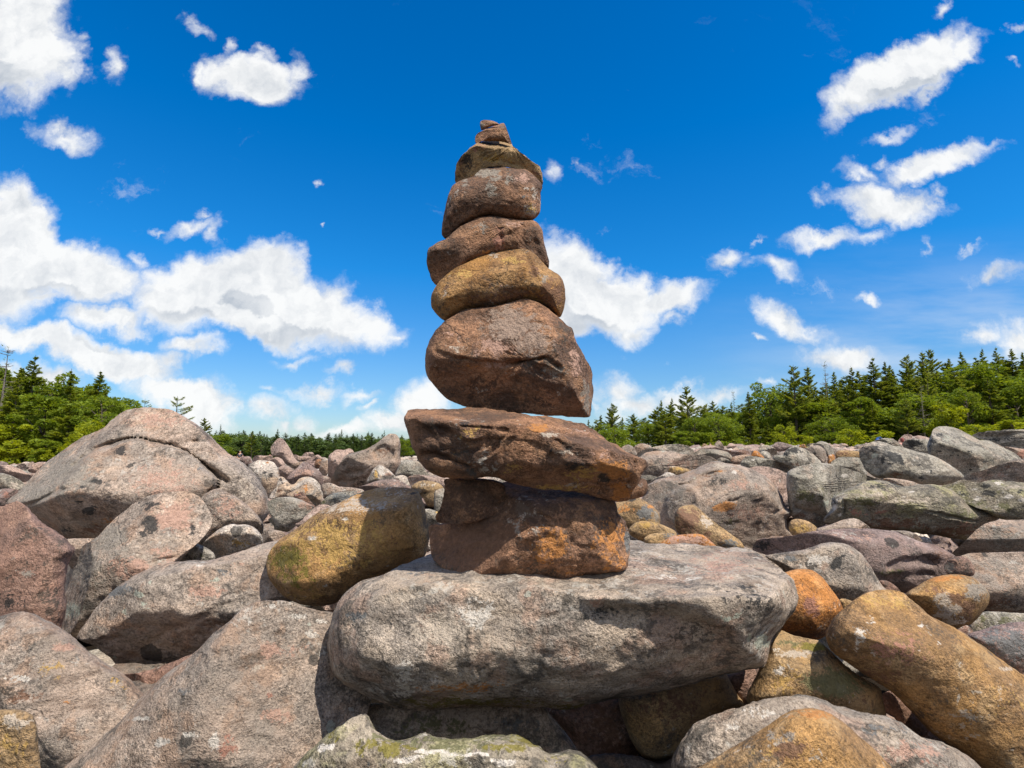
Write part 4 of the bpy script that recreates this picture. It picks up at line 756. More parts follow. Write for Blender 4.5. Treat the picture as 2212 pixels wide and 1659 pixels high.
rock('boulder', 'long jutting boulder crusted with lichen and white dots above a dark hollow', 'O',
 [(130,1080),(150,1040),(208,965),(215,850),(310,790),(450,730),(600,680),(700,678),(780,690),(960,747),(1150,715),(1300,712),(1480,760),(1700,900),(1900,1010),(1960,1060),(1880,1110),(1830,1150),(1740,1200),(1700,1285),(1600,1292),(1450,1270),(1300,1240),(1120,1222),(900,1195),(720,1182),(620,1168),(500,1110),(350,1100),(200,1135),(140,1115)],
 4.7, 'moss', T=1.3, Tb=1.8, rf=.95, amp=.9, k=.06, pl=[(900,820,.92,(-.05,-.42,.9)),(1000,980,.96,(0,-.95,.25)),(1000,1130,.85,(0,-.72,-.7)),(1600,1150,.8,(.1,-.7,-.7))],
 cracks=[([(340,900),(345,1050)],.12,14),([(560,930),(620,1000),(640,1100)],.08,16),([(1250,1010),(1450,1060),(1700,1100)],.10,16)],
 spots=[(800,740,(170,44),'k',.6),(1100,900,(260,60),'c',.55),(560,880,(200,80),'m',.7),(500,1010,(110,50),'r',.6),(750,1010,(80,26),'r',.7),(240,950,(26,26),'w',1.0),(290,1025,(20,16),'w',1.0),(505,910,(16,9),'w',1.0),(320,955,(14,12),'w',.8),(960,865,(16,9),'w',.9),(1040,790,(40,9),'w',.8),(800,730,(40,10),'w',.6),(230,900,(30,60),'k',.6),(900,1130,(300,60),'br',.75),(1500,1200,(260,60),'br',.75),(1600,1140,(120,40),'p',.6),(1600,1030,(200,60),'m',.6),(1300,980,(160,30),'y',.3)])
rock('boulder', 'right hand lichened boulder with white dots, on top of the long jutting one', 'O',
 [(1290,790),(1380,720),(1500,690),(1550,665),(1680,680),(1750,690),(1900,662),(2000,680),(2212,690),(2400,700),(2450,1000),(2300,1110),(2150,1095),(2000,1080),(1900,1040),(1820,990),(1700,950),(1560,890),(1400,850)],
 4.5, 'moss', T=.7, rf=1, amp=.9, k=.06, pl=[(1900,800,.9,(.05,-.45,.88))],
 spots=[(1725,865,(34,20),'w',1.1),(1440,810,(26,16),'w',1.1),(1710,770,(24,10),'w',1.1),(1950,700,(34,18),'w',1.1),(2060,840,(50,18),'w',1.1),(1660,778,(30,7),'w',.9),(1560,858,(24,7),'w',.9),(1450,765,(20,10),'w',.9),(2190,880,(40,20),'w',.7),(1820,730,(60,26),'k',.9),(1850,810,(80,34),'k',.85),(1520,820,(120,40),'k',.55),(1700,920,(110,40),'m',.7),(2050,960,(200,60),'m',.6),(2100,750,(120,40),'c',.5),(2170,790,(30,26),'k',.8),(1440,700,(40,20),'k',.6)])
rock('boulder', 'smooth grey boulder with black lichen crust, left of the largest grey boulder', 'O',
 [(500,370),(520,330),(600,280),(650,268),(700,262),(780,278),(850,310),(930,318),(1020,345),(1100,370),(1240,400),(1350,450),(1450,510),(1550,580),(1592,632),(1520,690),(1400,725),(1250,730),(1100,735),(980,690),(850,660),(700,645),(620,605),(565,560),(530,480),(505,430)],
 6.9, 'grey', T=1.2, rf=.95, amp=.5, pl=[(1150,480,.88,(.1,-.6,.78)),(900,600,.9,(-.1,-.95,.0)),(620,430,.8,(-.6,-.7,.35))],
 spots=[(850,450,(120,60),'k',.95),(740,450,(50,50),'k',.8),(640,330,(130,50),'k',.6),(940,500,(60,30),'k',.7),(1100,520,(40,16),'k',.8),(650,420,(60,50),'l',.55),(1150,640,(50,50),'k',.65),(1270,590,(60,30),'k',.6),(700,300,(110,24),'c',.4),(1100,430,(230,60),'c',.35),(1000,430,(60,50),'c',.4),(850,610,(200,60),'br',.4),(600,520,(40,80),'p',.4)])
rock('boulder', 'largest grey boulder on the right skyline with scattered black spots', 'O',
 [(1208,300),(1225,250),(1250,190),(1270,140),(1320,111),(1400,107),(1500,124),(1600,170),(1680,213),(1750,250),(1850,255),(1950,308),(2050,350),(2120,388),(2182,442),(2150,480),(2000,560),(1850,620),(1700,680),(1580,690),(1450,600),(1330,520),(1240,420),(1215,370)],
 8.4, 'grey', T=1.1, rf=.95, amp=.5, pl=[(1700,380,.86,(.25,-.5,.83)),(1450,450,.95,(-.05,-.97,-.02)),(1270,280,.8,(-.6,-.7,.3))],
 raise_=[([(1290,180),(1400,230),(1480,300),(1560,380),(1700,390),(1760,450),(1880,520),(1700,640),(1400,600),(1220,420),(1230,260)],-.08,18)],
 spots=[(1330,370,(30,12),'k',.95),(1270,260,(40,30),'k',.8),(1470,410,(20,14),'k',.95),(1640,370,(60,20),'k',.6),(1340,190,(60,20),'k',.7),(1430,240,(60,50),'l',.5),(1530,410,(16,10),'k',.9),(1660,560,(20,12),'k',.8),(1240,340,(24,60),'k',.5),(1900,400,(160,60),'c',.3),(1380,160,(80,30),'c',.4),(1500,280,(60,40),'c',.4),(1870,460,(60,30),'k',.4)])
rock('boulder', 'smooth brown sloping boulder at the right edge behind the lichened ones', 'O',
 [(1560,660),(1650,600),(1800,560),(1950,508),(2100,458),(2212,443),(2350,440),(2500,560),(2500,720),(2212,730),(2000,720),(1800,710),(1650,700)], 5.4, 'pinkgrey', T=.9, amp=.5, spots=[(2000,540,(260,60),'br',.35),(2150,480,(100,30),'o',.3),(1950,620,(120,30),'p',.5)], cracks=[([(2060,600),(2150,660)],.12,14)])
rock('boulder', 'long layered grey boulder at the far right under the trees', 'O',
 [(1675,205),(1750,172),(1900,158),(2050,148),(2140,143),(2212,138),(2350,135),(2400,280),(2212,300),(2100,295),(1960,300),(1850,262),(1750,245)], 11, 'grey', T=1.0, amp=1.0, cracks=[([(1750,215),(1900,225),(2100,190),(2212,180)],.2,14)], spots=[(1950,250,(260,22),'k',.6),(1850,175,(110,16),'c',.4)])
rock('boulder', 'lower layered grey boulder at the far right with a dark hollow beneath', 'O',
 [(1945,292),(2050,270),(2212,243),(2350,240),(2400,330),(2212,340),(2080,335),(1990,318)], 9.9, 'grey', T=1.0, amp=.9, spots=[(2100,300,(110,16),'k',.5)])
rock('boulder', 'low tan grey boulder with a reddish right end at the right edge', 'O',
 [(2000,325),(2100,328),(2212,345),(2300,350),(2400,440),(2212,480),(2150,450),(2080,390)], 9.2, 'pinkgrey', T=.9, spots=[(2200,400,(80,40),'r',.9)])
rock('boulder', 'black mottled boulder between the two big skyline boulders on the right', 'O',
 [(948,285),(1000,245),(1100,238),(1200,243),(1245,270),(1250,400),(1150,400),(1020,360),(955,320)], 11, 'grey', T=1.0, spots=[(1080,290,(90,40),'k',.85),(1130,320,(60,50),'br',.4)])
rock('boulder', 'jagged pink rock on the skyline where a hiker sits, right side', 'O',
 [(903,270),(925,235),(960,203),(1020,189),(1060,213),(1120,203),(1180,212),(1238,235),(1220,262),(1050,270),(940,290)], 15, 'pink', T=1.0, fac=3, amp=1.4, k=.04)
rock('boulder', 'grey rock in front of the blue bag on the right skyline', 'O',
 [(630,275),(720,238),(800,229),(860,240),(920,285),(970,328),(900,350),(780,310),(680,290)], 9.6, 'grey', T=1.0, spots=[(830,260,(60,20),'m',.4)])
rock('boulder', 'low brown log shaped boulder left of the black crusted one', 'O',
 [(253,410),(265,372),(300,358),(360,355),(430,358),(505,372),(540,410),(520,450),(400,460),(280,455)], 11, 'tan', T=1.0, amp=.5, spots=[(320,390,(90,30),'br',.7)])
rock('stone', 'small orange pillar stone left of the brown log shaped boulder', 'O',
 [(173,440),(188,405),(240,400),(254,440),(245,490),(180,500)], 12, 'orange', T=1.0, cat='stone', spots=[(185,450,(14,40),'br',.8)])
rock('boulder', 'pale flat boulder between the black capped and the black crusted boulders', 'O',
 [(205,492),(280,433),(360,423),(450,428),(515,440),(550,510),(590,610),(500,640),(420,580),(320,530)], 8.3, 'grey', T=1.0, amp=.6, spots=[(480,560,(60,34),'k',.45),(350,450,(90,16),'c',.4)])
rock('stone', 'thin brown stone lying behind the long jutting lichened boulder', 'O',
 [(735,665),(760,648),(820,643),(950,658),(1060,680),(1135,716),(1100,760),(960,770),(850,730),(760,700)], 6.0, 'pinkgrey', T=.9, amp=.6, cat='stone', spots=[(790,660,(60,14),'o',.7),(1020,700,(60,14),'br',.4)])
rock('stone', 'flat golden stone in the gap right of the great central mound', 'H',
 [(995,610),(998,560),(1040,547),(1100,563),(1148,605),(1120,650),(1040,655)], 4.6, 'tan', T=.8, amp=.4, cat='stone', spots=[(1060,590,(70,30),'y',.6)])
rock('stone', 'low grey brown stone below the nose of the jutting lichened boulder', 'H',
 [(1135,600),(1200,580),(1280,550),(1340,545),(1390,573),(1418,602),(1380,640),(1260,640),(1160,630)], 4.3, 'pinkgrey', T=.9, amp=.4, cat='stone')
rock('boulder', 'broad mauve boulder with a shadowy ripple, right of the grey slab', 'I',
 [(478,125),(520,75),(620,65),(760,45),(900,18),(1050,8),(1200,6),(1350,18),(1450,48),(1540,85),(1640,108),(1720,143),(1775,182),(1755,255),(1710,320),(1620,380),(1560,410),(1450,420),(1380,400),(1250,400),(1100,330),(900,260),(650,200),(500,155)],
 3.5, 'mauve', T=1.2, rf=.95, amp=.6, k=.08, pl=[(1200,90,.85,(0,-.3,.95)),(1450,260,.95,(.05,-.95,.2)),(600,110,.7,(-.5,-.6,.6))],
 cracks=[([(1350,250),(1450,225),(1560,215),(1640,235)],.16,26),([(1330,330),(1480,310),(1620,300)],.10,24)],
 spots=[(560,115,(60,30),'k',.8),(1150,60,(300,40),'p',.4),(1350,290,(90,24),'m',.6),(1660,180,(70,60),'br',.4),(1450,110,(200,30),'c',.25)])
rock('stone', 'brown flat stone behind the right shoulder of the broad mauve boulder', 'I',
 [(1360,30),(1400,16),(1480,22),(1535,48),(1562,85),(1500,110),(1420,80)], 3.95, 'pinkgrey', T=.8, amp=.5, cat='stone')
rock('boulder', 'light grey humped boulder with black lichen between the slab and the mauve boulder', 'I',
 [(560,180),(650,160),(780,143),(850,125),(920,100),(1000,92),(1090,108),(1170,160),(1230,240),(1275,320),(1310,370),(1345,402),(1330,450),(1220,520),(1080,520),(980,480),(850,400),(740,320),(640,240)],
 2.95, 'slab', T=1.15, rf=.95, amp=.5, pl=[(1000,160,.8,(0,-.45,.9)),(1050,350,.95,(-.1,-.92,.4)),(760,200,.7,(-.3,-.4,.85))],
 spots=[(1020,225,(26,36),'k',1.1),(990,250,(30,16),'k',.9),(1060,180,(16,12),'k',.8),(1050,262,(70,14),'k',.6),(900,210,(70,40),'w',.75),(1000,130,(120,34),'c',.5),(720,200,(90,30),'b',.5),(1120,200,(70,60),'gr',.4)])
rock('boulder', 'smooth orange boulder against the right end of the grey slab', 'I',
 [(660,300),(735,268),(790,261),(860,270),(930,320),(990,400),(1040,470),(1062,540),(1035,590),(990,640),(950,685),(900,713),(820,713),(740,690),(660,660),(600,560),(610,420)],
 2.42, 'orange', T=1.1, rf=.9, amp=.35, pl=[(850,420,.92,(.05,-.82,.57)),(850,640,.85,(0,-.8,-.6))],
 cracks=[([(880,340),(920,420),(960,455),(995,470)],.05,6)], spots=[(860,500,(60,70),'r',.75),(960,450,(60,50),'o',.6),(820,680,(140,24),'br',.85),(790,300,(90,30),'o',.7),(780,590,(90,30),'y',.4)])
rock('boulder', 'very large golden brown boulder in the bottom right foreground', 'I',
 [(945,700),(960,640),(1000,570),(1080,500),(1180,430),(1270,402),(1360,399),(1440,420),(1520,490),(1640,580),(1780,650),(1900,730),(2050,840),(2212,950),(2450,1130),(2600,1500),(2400,1800),(2100,1750),(1900,1560),(1800,1440),(1700,1370),(1620,1310),(1500,1180),(1380,1060),(1300,1000),(1180,930),(1080,860),(980,790)],
 1.98, 'gold', T=1.0, Tb=1.3, rf=.9, amp=.55, pl=[(1500,750,.9,(.12,-.62,.78)),(1100,650,.8,(-.5,-.7,.45)),(1350,1000,.85,(-.45,-.85,-.3))],
 spots=[(1180,680,(60,80),'w',.5),(1140,760,(20,50),'w',.7),(1230,600,(40,40),'w',.4),(1400,780,(260,120),'r',.5),(1850,1210,(110,34),'c',.7),(1900,1250,(90,30),'b',.4),(1550,630,(20,14),'w',.9),(1665,740,(16,12),'w',.8),(2100,900,(60,16),'c',.7),(1520,790,(30,12),'w',.6),(1200,950,(280,70),'br',.6),(1500,1200,(260,60),'d',.5),(1350,480,(200,60),'y',.6),(2100,1100,(260,160),'y',.35),(1900,1060,(50,10),'c',.7),(1350,860,(60,60),'p',.4)])
rock('boulder', 'polished brown boulder striped with white, at the right of the mauve boulder', 'I',
 [(1455,425),(1530,370),(1620,320),(1720,298),(1810,297),(1890,320),(1950,365),(1992,420),(1987,480),(1940,550),(1880,612),(1820,637),(1760,642),(1680,605),(1600,560),(1530,500)],
 2.6, 'gold', T=1.15, amp=.35, pl=[(1750,400,.9,(0,-.7,.7))], spots=[(1700,470,(60,60),'c',.8),(1760,520,(90,26),'c',1.0),(1690,560,(60,18),'w',1.0),(1760,600,(80,18),'w',.9),(1900,400,(70,60),'gr',.9),(1780,450,(60,40),'br',.9),(1850,520,(60,60),'br',.9),(1650,400,(80,40),'br',.6),(1700,320,(120,24),'o',.8),(1820,570,(24,30),'w',.6)])
rock('boulder', 'brown grey boulder at the right edge behind the striped one', 'I',
 [(1780,200),(1850,165),(1950,160),(2212,153),(2450,160),(2500,450),(2450,600),(2212,560),(2050,540),(1960,520),(1900,480),(1850,380),(1800,300)],
 3.15, 'pinkgrey', T=1.0, amp=.6, pl=[(2100,230,.8,(.0,-.4,.9))], spots=[(2100,260,(200,50),'gr',.5),(2000,480,(160,30),'br',.7),(2080,400,(180,60),'p',.3)])
rock('stone', 'rough reddish stone wedged between the mauve boulder and the right edge boulder', 'I',
 [(1703,250),(1730,200),(1800,180),(1860,200),(1897,260),(1892,302),(1820,315),(1725,290)], 2.95, 'red', T=.9, cat='stone', spots=[(1740,250,(34,34),'gr',.9)])
rock('boulder', 'grey boulder at the right edge above the brown grey one', 'I',
 [(1755,165),(1830,90),(1900,20),(1960,-25),(2050,-48),(2212,-52),(2450,-60),(2500,180),(2212,190),(2000,195),(1850,195)], 3.7, 'pinkgrey', T=1.0, amp=.5, pl=[(2100,20,.7,(0,-.4,.9)),(2000,100,.9,(-.2,-.9,.4))], spots=[(2100,60,(250,90),'gr',.6)])
rock('boulder', 'dark purple grey boulder at the right edge beside the very large golden boulder', 'I',
 [(1850,700),(1950,648),(2050,620),(2212,600),(2450,620),(2550,1000),(2450,1200),(2200,1050),(2000,900)], 2.2, 'mauve', T=.9, amp=.9, spots=[(2100,760,(250,130),'b',.75)])
rock('stone', 'flat green grey stone between the striped boulder and the dark purple one', 'I',
 [(1870,600),(1930,545),(2000,533),(2212,545),(2450,560),(2450,680),(2212,700),(2050,720),(1900,720),(1850,670)], 2.75, 'grey', T=.8, amp=.4, cat='stone', spots=[(2050,600,(250,60),'m',.5)])
rock('stone', 'small reddish stone under the striped boulder', 'I',
 [(1780,655),(1840,620),(1872,640),(1895,680),(1860,720),(1790,710)], 2.5, 'red', T=.8, cat='stone')
rock('boulder', 'golden boulder with mossy green stains tucked under the right end of the grey slab', 'I',
 [(440,1100),(500,950),(560,820),(620,700),(660,652),(720,680),(800,700),(900,720),(950,760),(1050,860),(1170,950),(1290,1020),(1313,1100),(1328,1220),(1200,1280),(1000,1280),(800,1250),(560,1230)],
 2.05, 'tan', T=.9, rf=.9, amp=.7, pl=[(900,900,.9,(.05,-.55,.83)),(1230,1120,.8,(.3,-.9,-.1))],
 cracks=[([(1180,985),(1290,1040)],.08,14)], spots=[(1000,1000,(190,90),'m',.95),(880,760,(130,36),'g',.75),(720,740,(90,26),'m',.6),(760,810,(110,24),'c',.9),(650,920,(34,24),'w',.9),(630,780,(40,16),'w',.6),(700,980,(120,90),'y',.6),(1200,1120,(60,60),'br',.5),(1120,1060,(60,50),'g',.5)])
rock('boulder', 'dark reddish rock in deep shade under the right end of the grey slab', 'I',
 [(280,960),(400,900),(520,860),(600,780),(640,860),(590,1000),(540,1120),(470,1150),(400,1130),(330,1050)], 2.3, 'red', T=.7, fac=2, amp=.9)
rock('boulder', 'smooth brown boulder in the shade beneath the grey slab', 'C',
 [(1350,950),(1500,900),(1640,860),(1780,850),(1840,940),(1870,1000),(1760,1060),(1660,1130),(1590,1200),(1500,1222),(1440,1195),(1390,1110)], 2.28, 'tan', T=1.0, amp=.5, spots=[(1550,1000,(200,120),'br',.5)])
rock('boulder', 'dark reddish brown boulder in shade directly under the middle of the grey slab', 'C',
 [(1040,1000),(1250,960),(1370,940),(1410,1100),(1440,1170),(1390,1230),(1260,1270),(1190,1220),(1130,1100)], 2.4, 'red', T=.8, amp=.7, spots=[(1280,1100,(160,130),'br',.6)])
rock('boulder', 'speckled grey pink boulder between the two golden ones at the bottom right', 'I',
 [(-40,1560),(0,1400),(40,1340),(100,1260),(250,1190),(450,1130),(560,1090),(700,1079),(820,1077),(960,1130),(1150,1190),(1330,1210),(1470,1270),(1560,1340),(1680,1370),(1800,1430),(1920,1520),(2050,1680),(1800,1850),(1000,1900),(100,1850)],
 1.68, 'slab', T=.8, rf=.9, amp=.8, pl=[(900,1250,.85,(0,-.45,.9))], cracks=[([(1150,1290),(1250,1300),(1400,1350),(1560,1370)],.08,20)],
 spots=[(520,1190,(120,60),'w',.5),(340,1280,(80,60),'w',.45),(750,1110,(160,34),'c',.5),(1350,1290,(200,50),'b',.5),(1450,1430,(260,70),'p',.6),(270,1400,(80,40),'k',.5),(60,1430,(50,70),'w',.4),(1600,1500,(120,40),'r',.4)])
rock('boulder', 'nearest golden orange boulder, slightly out of focus at the bottom edge', 'I',
 [(0,1590),(130,1530),(250,1460),(400,1370),(550,1280),(680,1190),(760,1160),(870,1153),(980,1190),(1080,1260),(1170,1340),(1250,1410),(1320,1480),(1380,1550),(1500,1750),(1300,2000),(700,2050),(100,1950),(-100,1750)],
 1.30, 'gold', T=.8, rf=.95, amp=.35, spots=[(700,1330,(110,60),'gr',.7),(730,1420,(110,70),'br',.8),(900,1470,(60,60),'c',.6),(860,1190,(160,40),'o',.7),(540,1440,(160,60),'y',.4),(640,1380,(80,40),'c',.45)])
rock('boulder', 'low grey green boulder streaked with white at the bottom centre under the slab', 'C',
 [(-40,1340),(0,1250),(60,1190),(130,1130),(190,1080),(240,1045),(300,1036),(330,1090),(400,1135),(480,1130),(540,1115),(640,1135),(760,1140),(860,1130),(1000,1160),(1060,1195),(1180,1200),(1230,1230),(1270,1270),(1330,1400),(1000,1500),(300,1500)],
 1.50, 'moss', T=.7, rf=1.0, amp=.9, k=.06, fac=0, pl=[(600,1200,.8,(0,-.62,.78))], cracks=[([(300,1060),(330,1100),(380,1140)],.1,14)],
 spots=[(600,1150,(380,60),'m',.62),(560,1190,(90,16),'w',.7),(700,1205,(110,14),'w',.65),(480,1220,(70,14),'w',.7),(860,1240,(50,16),'w',.7),(130,1170,(60,20),'w',.6),(400,1170,(170,40),'g',.72),(180,1120,(60,44),'g',.5),(900,1165,(180,30),'g',.7),(340,1230,(60,24),'b',.5),(1100,1220,(90,26),'g',.5),(800,1180,(200,30),'p',.3)])
rock('boulder', 'dark flat rock in the black shade under the left half of the slab', 'C',
 [(200,1080),(260,1000),(400,980),(700,975),(1000,985),(1090,1060),(1160,1150),(1200,1230),(1060,1250),(860,1200),(600,1180),(400,1190),(280,1140)], 2.14, 'slab', T=.8, amp=.7, spots=[(560,1080,(200,60),'m',.5),(900,1080,(160,60),'b',.4)])
rock('stone', 'small brown stone between the orange boulder and the very large golden one', 'I',
 [(1030,460),(1060,450),(1110,465),(1150,490),(1120,540),(1070,570),(1045,510)], 2.7, 'tan', T=.8, cat='stone')
rock('stone', 'small mauve stone behind the top of the very large golden boulder', 'I',
 [(1285,340),(1330,335),(1380,360),(1425,405),(1400,440),(1340,430)], 3.05, 'red', T=.8, amp=.4, cat='stone')

rock('stone', 'added dark stone standing in for shade in the gap right of the bottom centre boulder', 'C',
 [(1180,1260),(1230,1200),(1320,1190),(1420,1200),(1520,1230),(1600,1200),(1620,1300),(1560,1400),(1350,1440),(1200,1380)], 2.2, 'dark', T=.6, amp=.6, cat='stone')  # stone added so the gap reads black
rock('stone', 'added dark brown stone for shade in the gap left of the very large golden boulder', 'I',
 [(1290,1080),(1360,1040),(1440,1100),(1560,1230),(1680,1330),(1700,1450),(1560,1450),(1400,1330),(1280,1220)], 2.35, 'red', T=.6, amp=.6, cat='stone', spots=[(1450,1200,(200,160),'br',.8)])  # added stone, browned all over to keep the gap dark
# ------------------------------------------------------------ lie of the land (heights relative to the camera)
def sstep(a, b, x):
    t = np.clip((np.asarray(x, float) - a) / (b - a), 0, 1); return t * t * (3 - 2 * t)
AZ = np.array([-3, -1.0, -.6, -.3, -.15, 0, .12, .3, .6, 1.0, 3])
GZ = np.array([-.7, -.66, -.62, -.60, -.56, -.50, -.2, .62, .95, 1.3, 1.3])
YB = np.array([30, 36, 40, 62, 92, 96, 66, 52, 48, 44, 40.])
def azof(x, y): return np.where(y > .5, x / np.maximum(y, .5), np.sign(x) * 3)
def ztop(x, y):
    az = azof(x, y); return -.66 + np.maximum(y, 0) / 55 * np.interp(az, AZ, GZ)
def zground(x, y):
    x = np.asarray(x, float); y = np.asarray(y, float)
    az = azof(x, y); yb = np.interp(az, AZ, YB); yy = np.minimum(np.maximum(y, 0), yb + 12)
    z = -.66 + yy / 55 * np.interp(az, AZ, GZ) - .5
    z = z + np.maximum(y - yb, 0) * sstep(.2, .9, az) * .14 * (1 - sstep(30, 90, y - yb) * .6)
    return np.where(y - yb > 90, np.minimum(z, 6.), z)

def ground_mat(name, a, b):
    m = bpy.data.materials.new(name); m.use_nodes = True; t = NT(m.node_tree)
    bs = t.n['Principled BSDF']; tc = t.new('ShaderNodeTexCoord').outputs['Object']
    n = t.noise(tc, 1.3, 8, .7)
    far = t.rng(t.vmath('LENGTH', tc), 70, 125)
    t.put(bs.inputs['Base Color'], t.mix(far, t.mix(t.rng(n, .35, .65), a, b), t.mix(t.rng(n, .35, .65), (.03, .06, .015), (.07, .10, .025)))); bs.inputs['Roughness'].default_value = .95; bs.inputs['Specular IOR Level'].default_value = 0
    bp = t.new('ShaderNodeBump'); bp.inputs['Distance'].default_value = .2; t.put(bp.inputs['Height'], n); t.l.new(bp.outputs[0], bs.inputs['Normal'])
    return m
rr = np.concatenate([[0], np.geomspace(.6, 3200, 90)]); ta = np.linspace(0, 2 * math.pi, 181)[:-1]
gx = (rr[1:, None] * np.sin(ta)).ravel(); gy = (rr[1:, None] * np.cos(ta)).ravel()
gz = zground(gx, gy)
gv = np.vstack([[0, 0, zground(0., 0.) - .3], np.stack([gx, gy, gz], 1)]); gv[:, 2] += CAMZ - .25
gi = 1 + np.arange(90 * 180).reshape(90, 180)
gq = np.stack([gi[:-1], np.roll(gi[:-1], -1, 1), np.roll(gi[1:], -1, 1), gi[1:]], -1).reshape(-1, 4)[:, ::-1]
g0 = np.stack([np.zeros(180, int), np.roll(gi[0], -1), gi[0]], 1)[:, ::-1]
gnd = link('ground', mesh_np('ground', gv, [gq, g0], [ground_mat('earth', (.016, .013, .010), (.036, .027, .020))]))  # earth coloured near black so the gaps between boulders read as shade
tag(gnd, kind='structure')

# ------------------------------------------------------------ the rest of the boulder field
_ico = None
def proto_rock(seed, sub, squash=(1, 1, .62)):
    rg = np.random.default_rng(seed)
    import bmesh
    bm = bmesh.new(); bmesh.ops.create_icosphere(bm, subdivisions=sub, radius=1)
    V = np.array([v.co[:] for v in bm.verts]); F = np.array([[v.index for v in f.verts] for f in bm.faces]); bm.free()
    s = np.array([1, rg.uniform(.6, .9), rg.uniform(.36, .66)])
    P = V.copy()
    for i in range(12):
        n = rg.normal(size=3); n /= np.linalg.norm(n); d = rg.uniform(.58, .86)
        k = P @ n; over = np.maximum(k - d, 0); P = P - .97 * over[:, None] * n
    P = P * s
    P = P + .09 * np.stack([fbm(V * 1.6, 2, .5, seed * 3 + j * 9) for j in range(3)], 1) * 2
    P = P + .045 * np.stack([fbm(V * 4.5, 2, .5, seed * 7 + j * 9) for j in range(3)], 1) * 2
    P[:, 2] -= P[:, 2].min()
    return P, F
KINDS = ['pink', 'pinkgrey', 'pink', 'grey', 'pinkgrey', 'white', 'mauve']
tr = np.array([(a, b, c) for a, b, c, d in TRACED])
from collections import defaultdict
grid = defaultdict(list)
placed = []
def free(x, y, r, f):
    c = 2.0
    for i in range(int((x - 2.4) // c), int((x + 2.4) // c) + 1):
        for j in range(int((y - 2.4) // c), int((y + 2.4) // c) + 1):
            for (a, b, q) in grid[(i, j)]:
                if (a - x) ** 2 + (b - y) ** 2 < ((q + r) * f) ** 2: return False
    return True
rs = random.Random(5)
for size, tries in ((1.7, 400), (1.15, 2700), (.72, 10500), (.45, 28000)):
    for _ in range(tries):
        az = rs.uniform(-1.7, 1.7); yb = np.interp(az, AZ, YB) + 3; y = math.sqrt(rs.random()) * yb; x = az * y
        if y < 2.6: continue
        r = size * rs.uniform(.8, 1.15)
        if y < 12: r *= .7
        # keep clear of the boulders built one by one
        dd = np.hypot(tr[:, 0] - x, tr[:, 1] - y)
        if (dd < (tr[:, 2] * .72 + r * .75)).any(): continue
        if not free(x, y, r, .80): continue
        grid[(int(x // 2), int(y // 2))].append((x, y, r)); placed.append((x, y, r))
for _ in range(3800):        # low stones that close the gaps between the near boulders
    y = rs.uniform(2.3, 13); x = rs.uniform(-1.7, 1.7) * y; r = rs.uniform(.28, .5)
    if (np.hypot(tr[:, 0] - x, tr[:, 1] - y) < tr[:, 2] * .35).any() or not free(x, y, r, .8): continue
    grid[(int(x // 2), int(y // 2))].append((x, y, r)); placed.append((x, y, -r))
def seen(x, y, r, zc):
    c, s = math.cos(PITCH), math.sin(PITCH)
    for k in range(9):
        a = k * .785; q = .85 if k < 8 else 0
        X3, Z3 = x + r * q * math.cos(a), zc + r * .55 * q * math.sin(a)
        f = y * c + Z3 * s; up = -y * s + Z3 * c
        px, py = 1106 + FP * X3 / f, 829.5 - FP * up / f
        if not (-60 < px < 2270 and py < 1700): continue
        hid = False
        for D, poly in POLYS:
            if D < y + .3 and inside(np.array([[px, py]]), poly)[0]: hid = True; break
        if not hid: return True
    return False
protos = [proto_rock(100 + i, 4) for i in range(14)]
lows = [proto_rock(100 + i, 2) for i in range(14)]; mids = [proto_rock(100 + i, 3) for i in range(14)]
meshes = []
for i, (P, F) in enumerate(protos):
    k = KINDS[i % 7]
    meshes.append([mesh_np('boulder', P, [F], [rock_mat(k, S)], True, np.zeros((len(P), 4))) for S in (1.5, 4.0)])
TONE = {'pink': 'pink', 'pinkgrey': 'pinkish grey', 'grey': 'grey', 'mauve': 'mauve', 'white': 'pale', 'tan': 'tan'}
SHAPE = [('flat' if p[:, 2].max() < 1.0 else ('long' if np.ptp(p[:, 1]) < 1.25 else ('tall' if p[:, 2].max() > 1.3 else 'rounded'))) for p, f in protos]
MARKS = [(120, 'left of the dome'), (430, 'behind the dome'), (560, 'just right of the dome'), (680, 'by the pointed boulder'), (800, 'left of the winged boulder'), (880, 'by the winged boulder'), (1130, 'left of the cairn foot'),
         (1400, 'right of the cairn foot'), (1560, 'above the central mound'), (1720, 'right of the central mound'), (1870, 'by the black crusted boulder'), (2010, 'left of the largest grey boulder'), (2120, 'right of the largest grey boulder'), (9999, 'at the right edge')]
def where(px):
    for q, w in MARKS:
        if px < q: return w
cands, rest = [], []
for (x, y, r) in placed:
    low = r < 0; r = abs(r)
    zt = float(ztop(x, y)) + CAMZ
    top = zt - .22 - rs.random() * .2 if low else zt + min((rs.random() ** 2) * .59 * r, .34) - .08 - (.12 if y < 14 else 0)
    i = rs.randrange(14); hgt = protos[i][0][:, 2].max() * r
    base = top - hgt
    hid = abs(x) > 1.14 * y or (y < 26 and not seen(x, y, r, top - CAMZ - hgt * .3))
    (rest if hid else cands).append((r / y, x, y, r, base, i, low))
cands.sort(reverse=True)
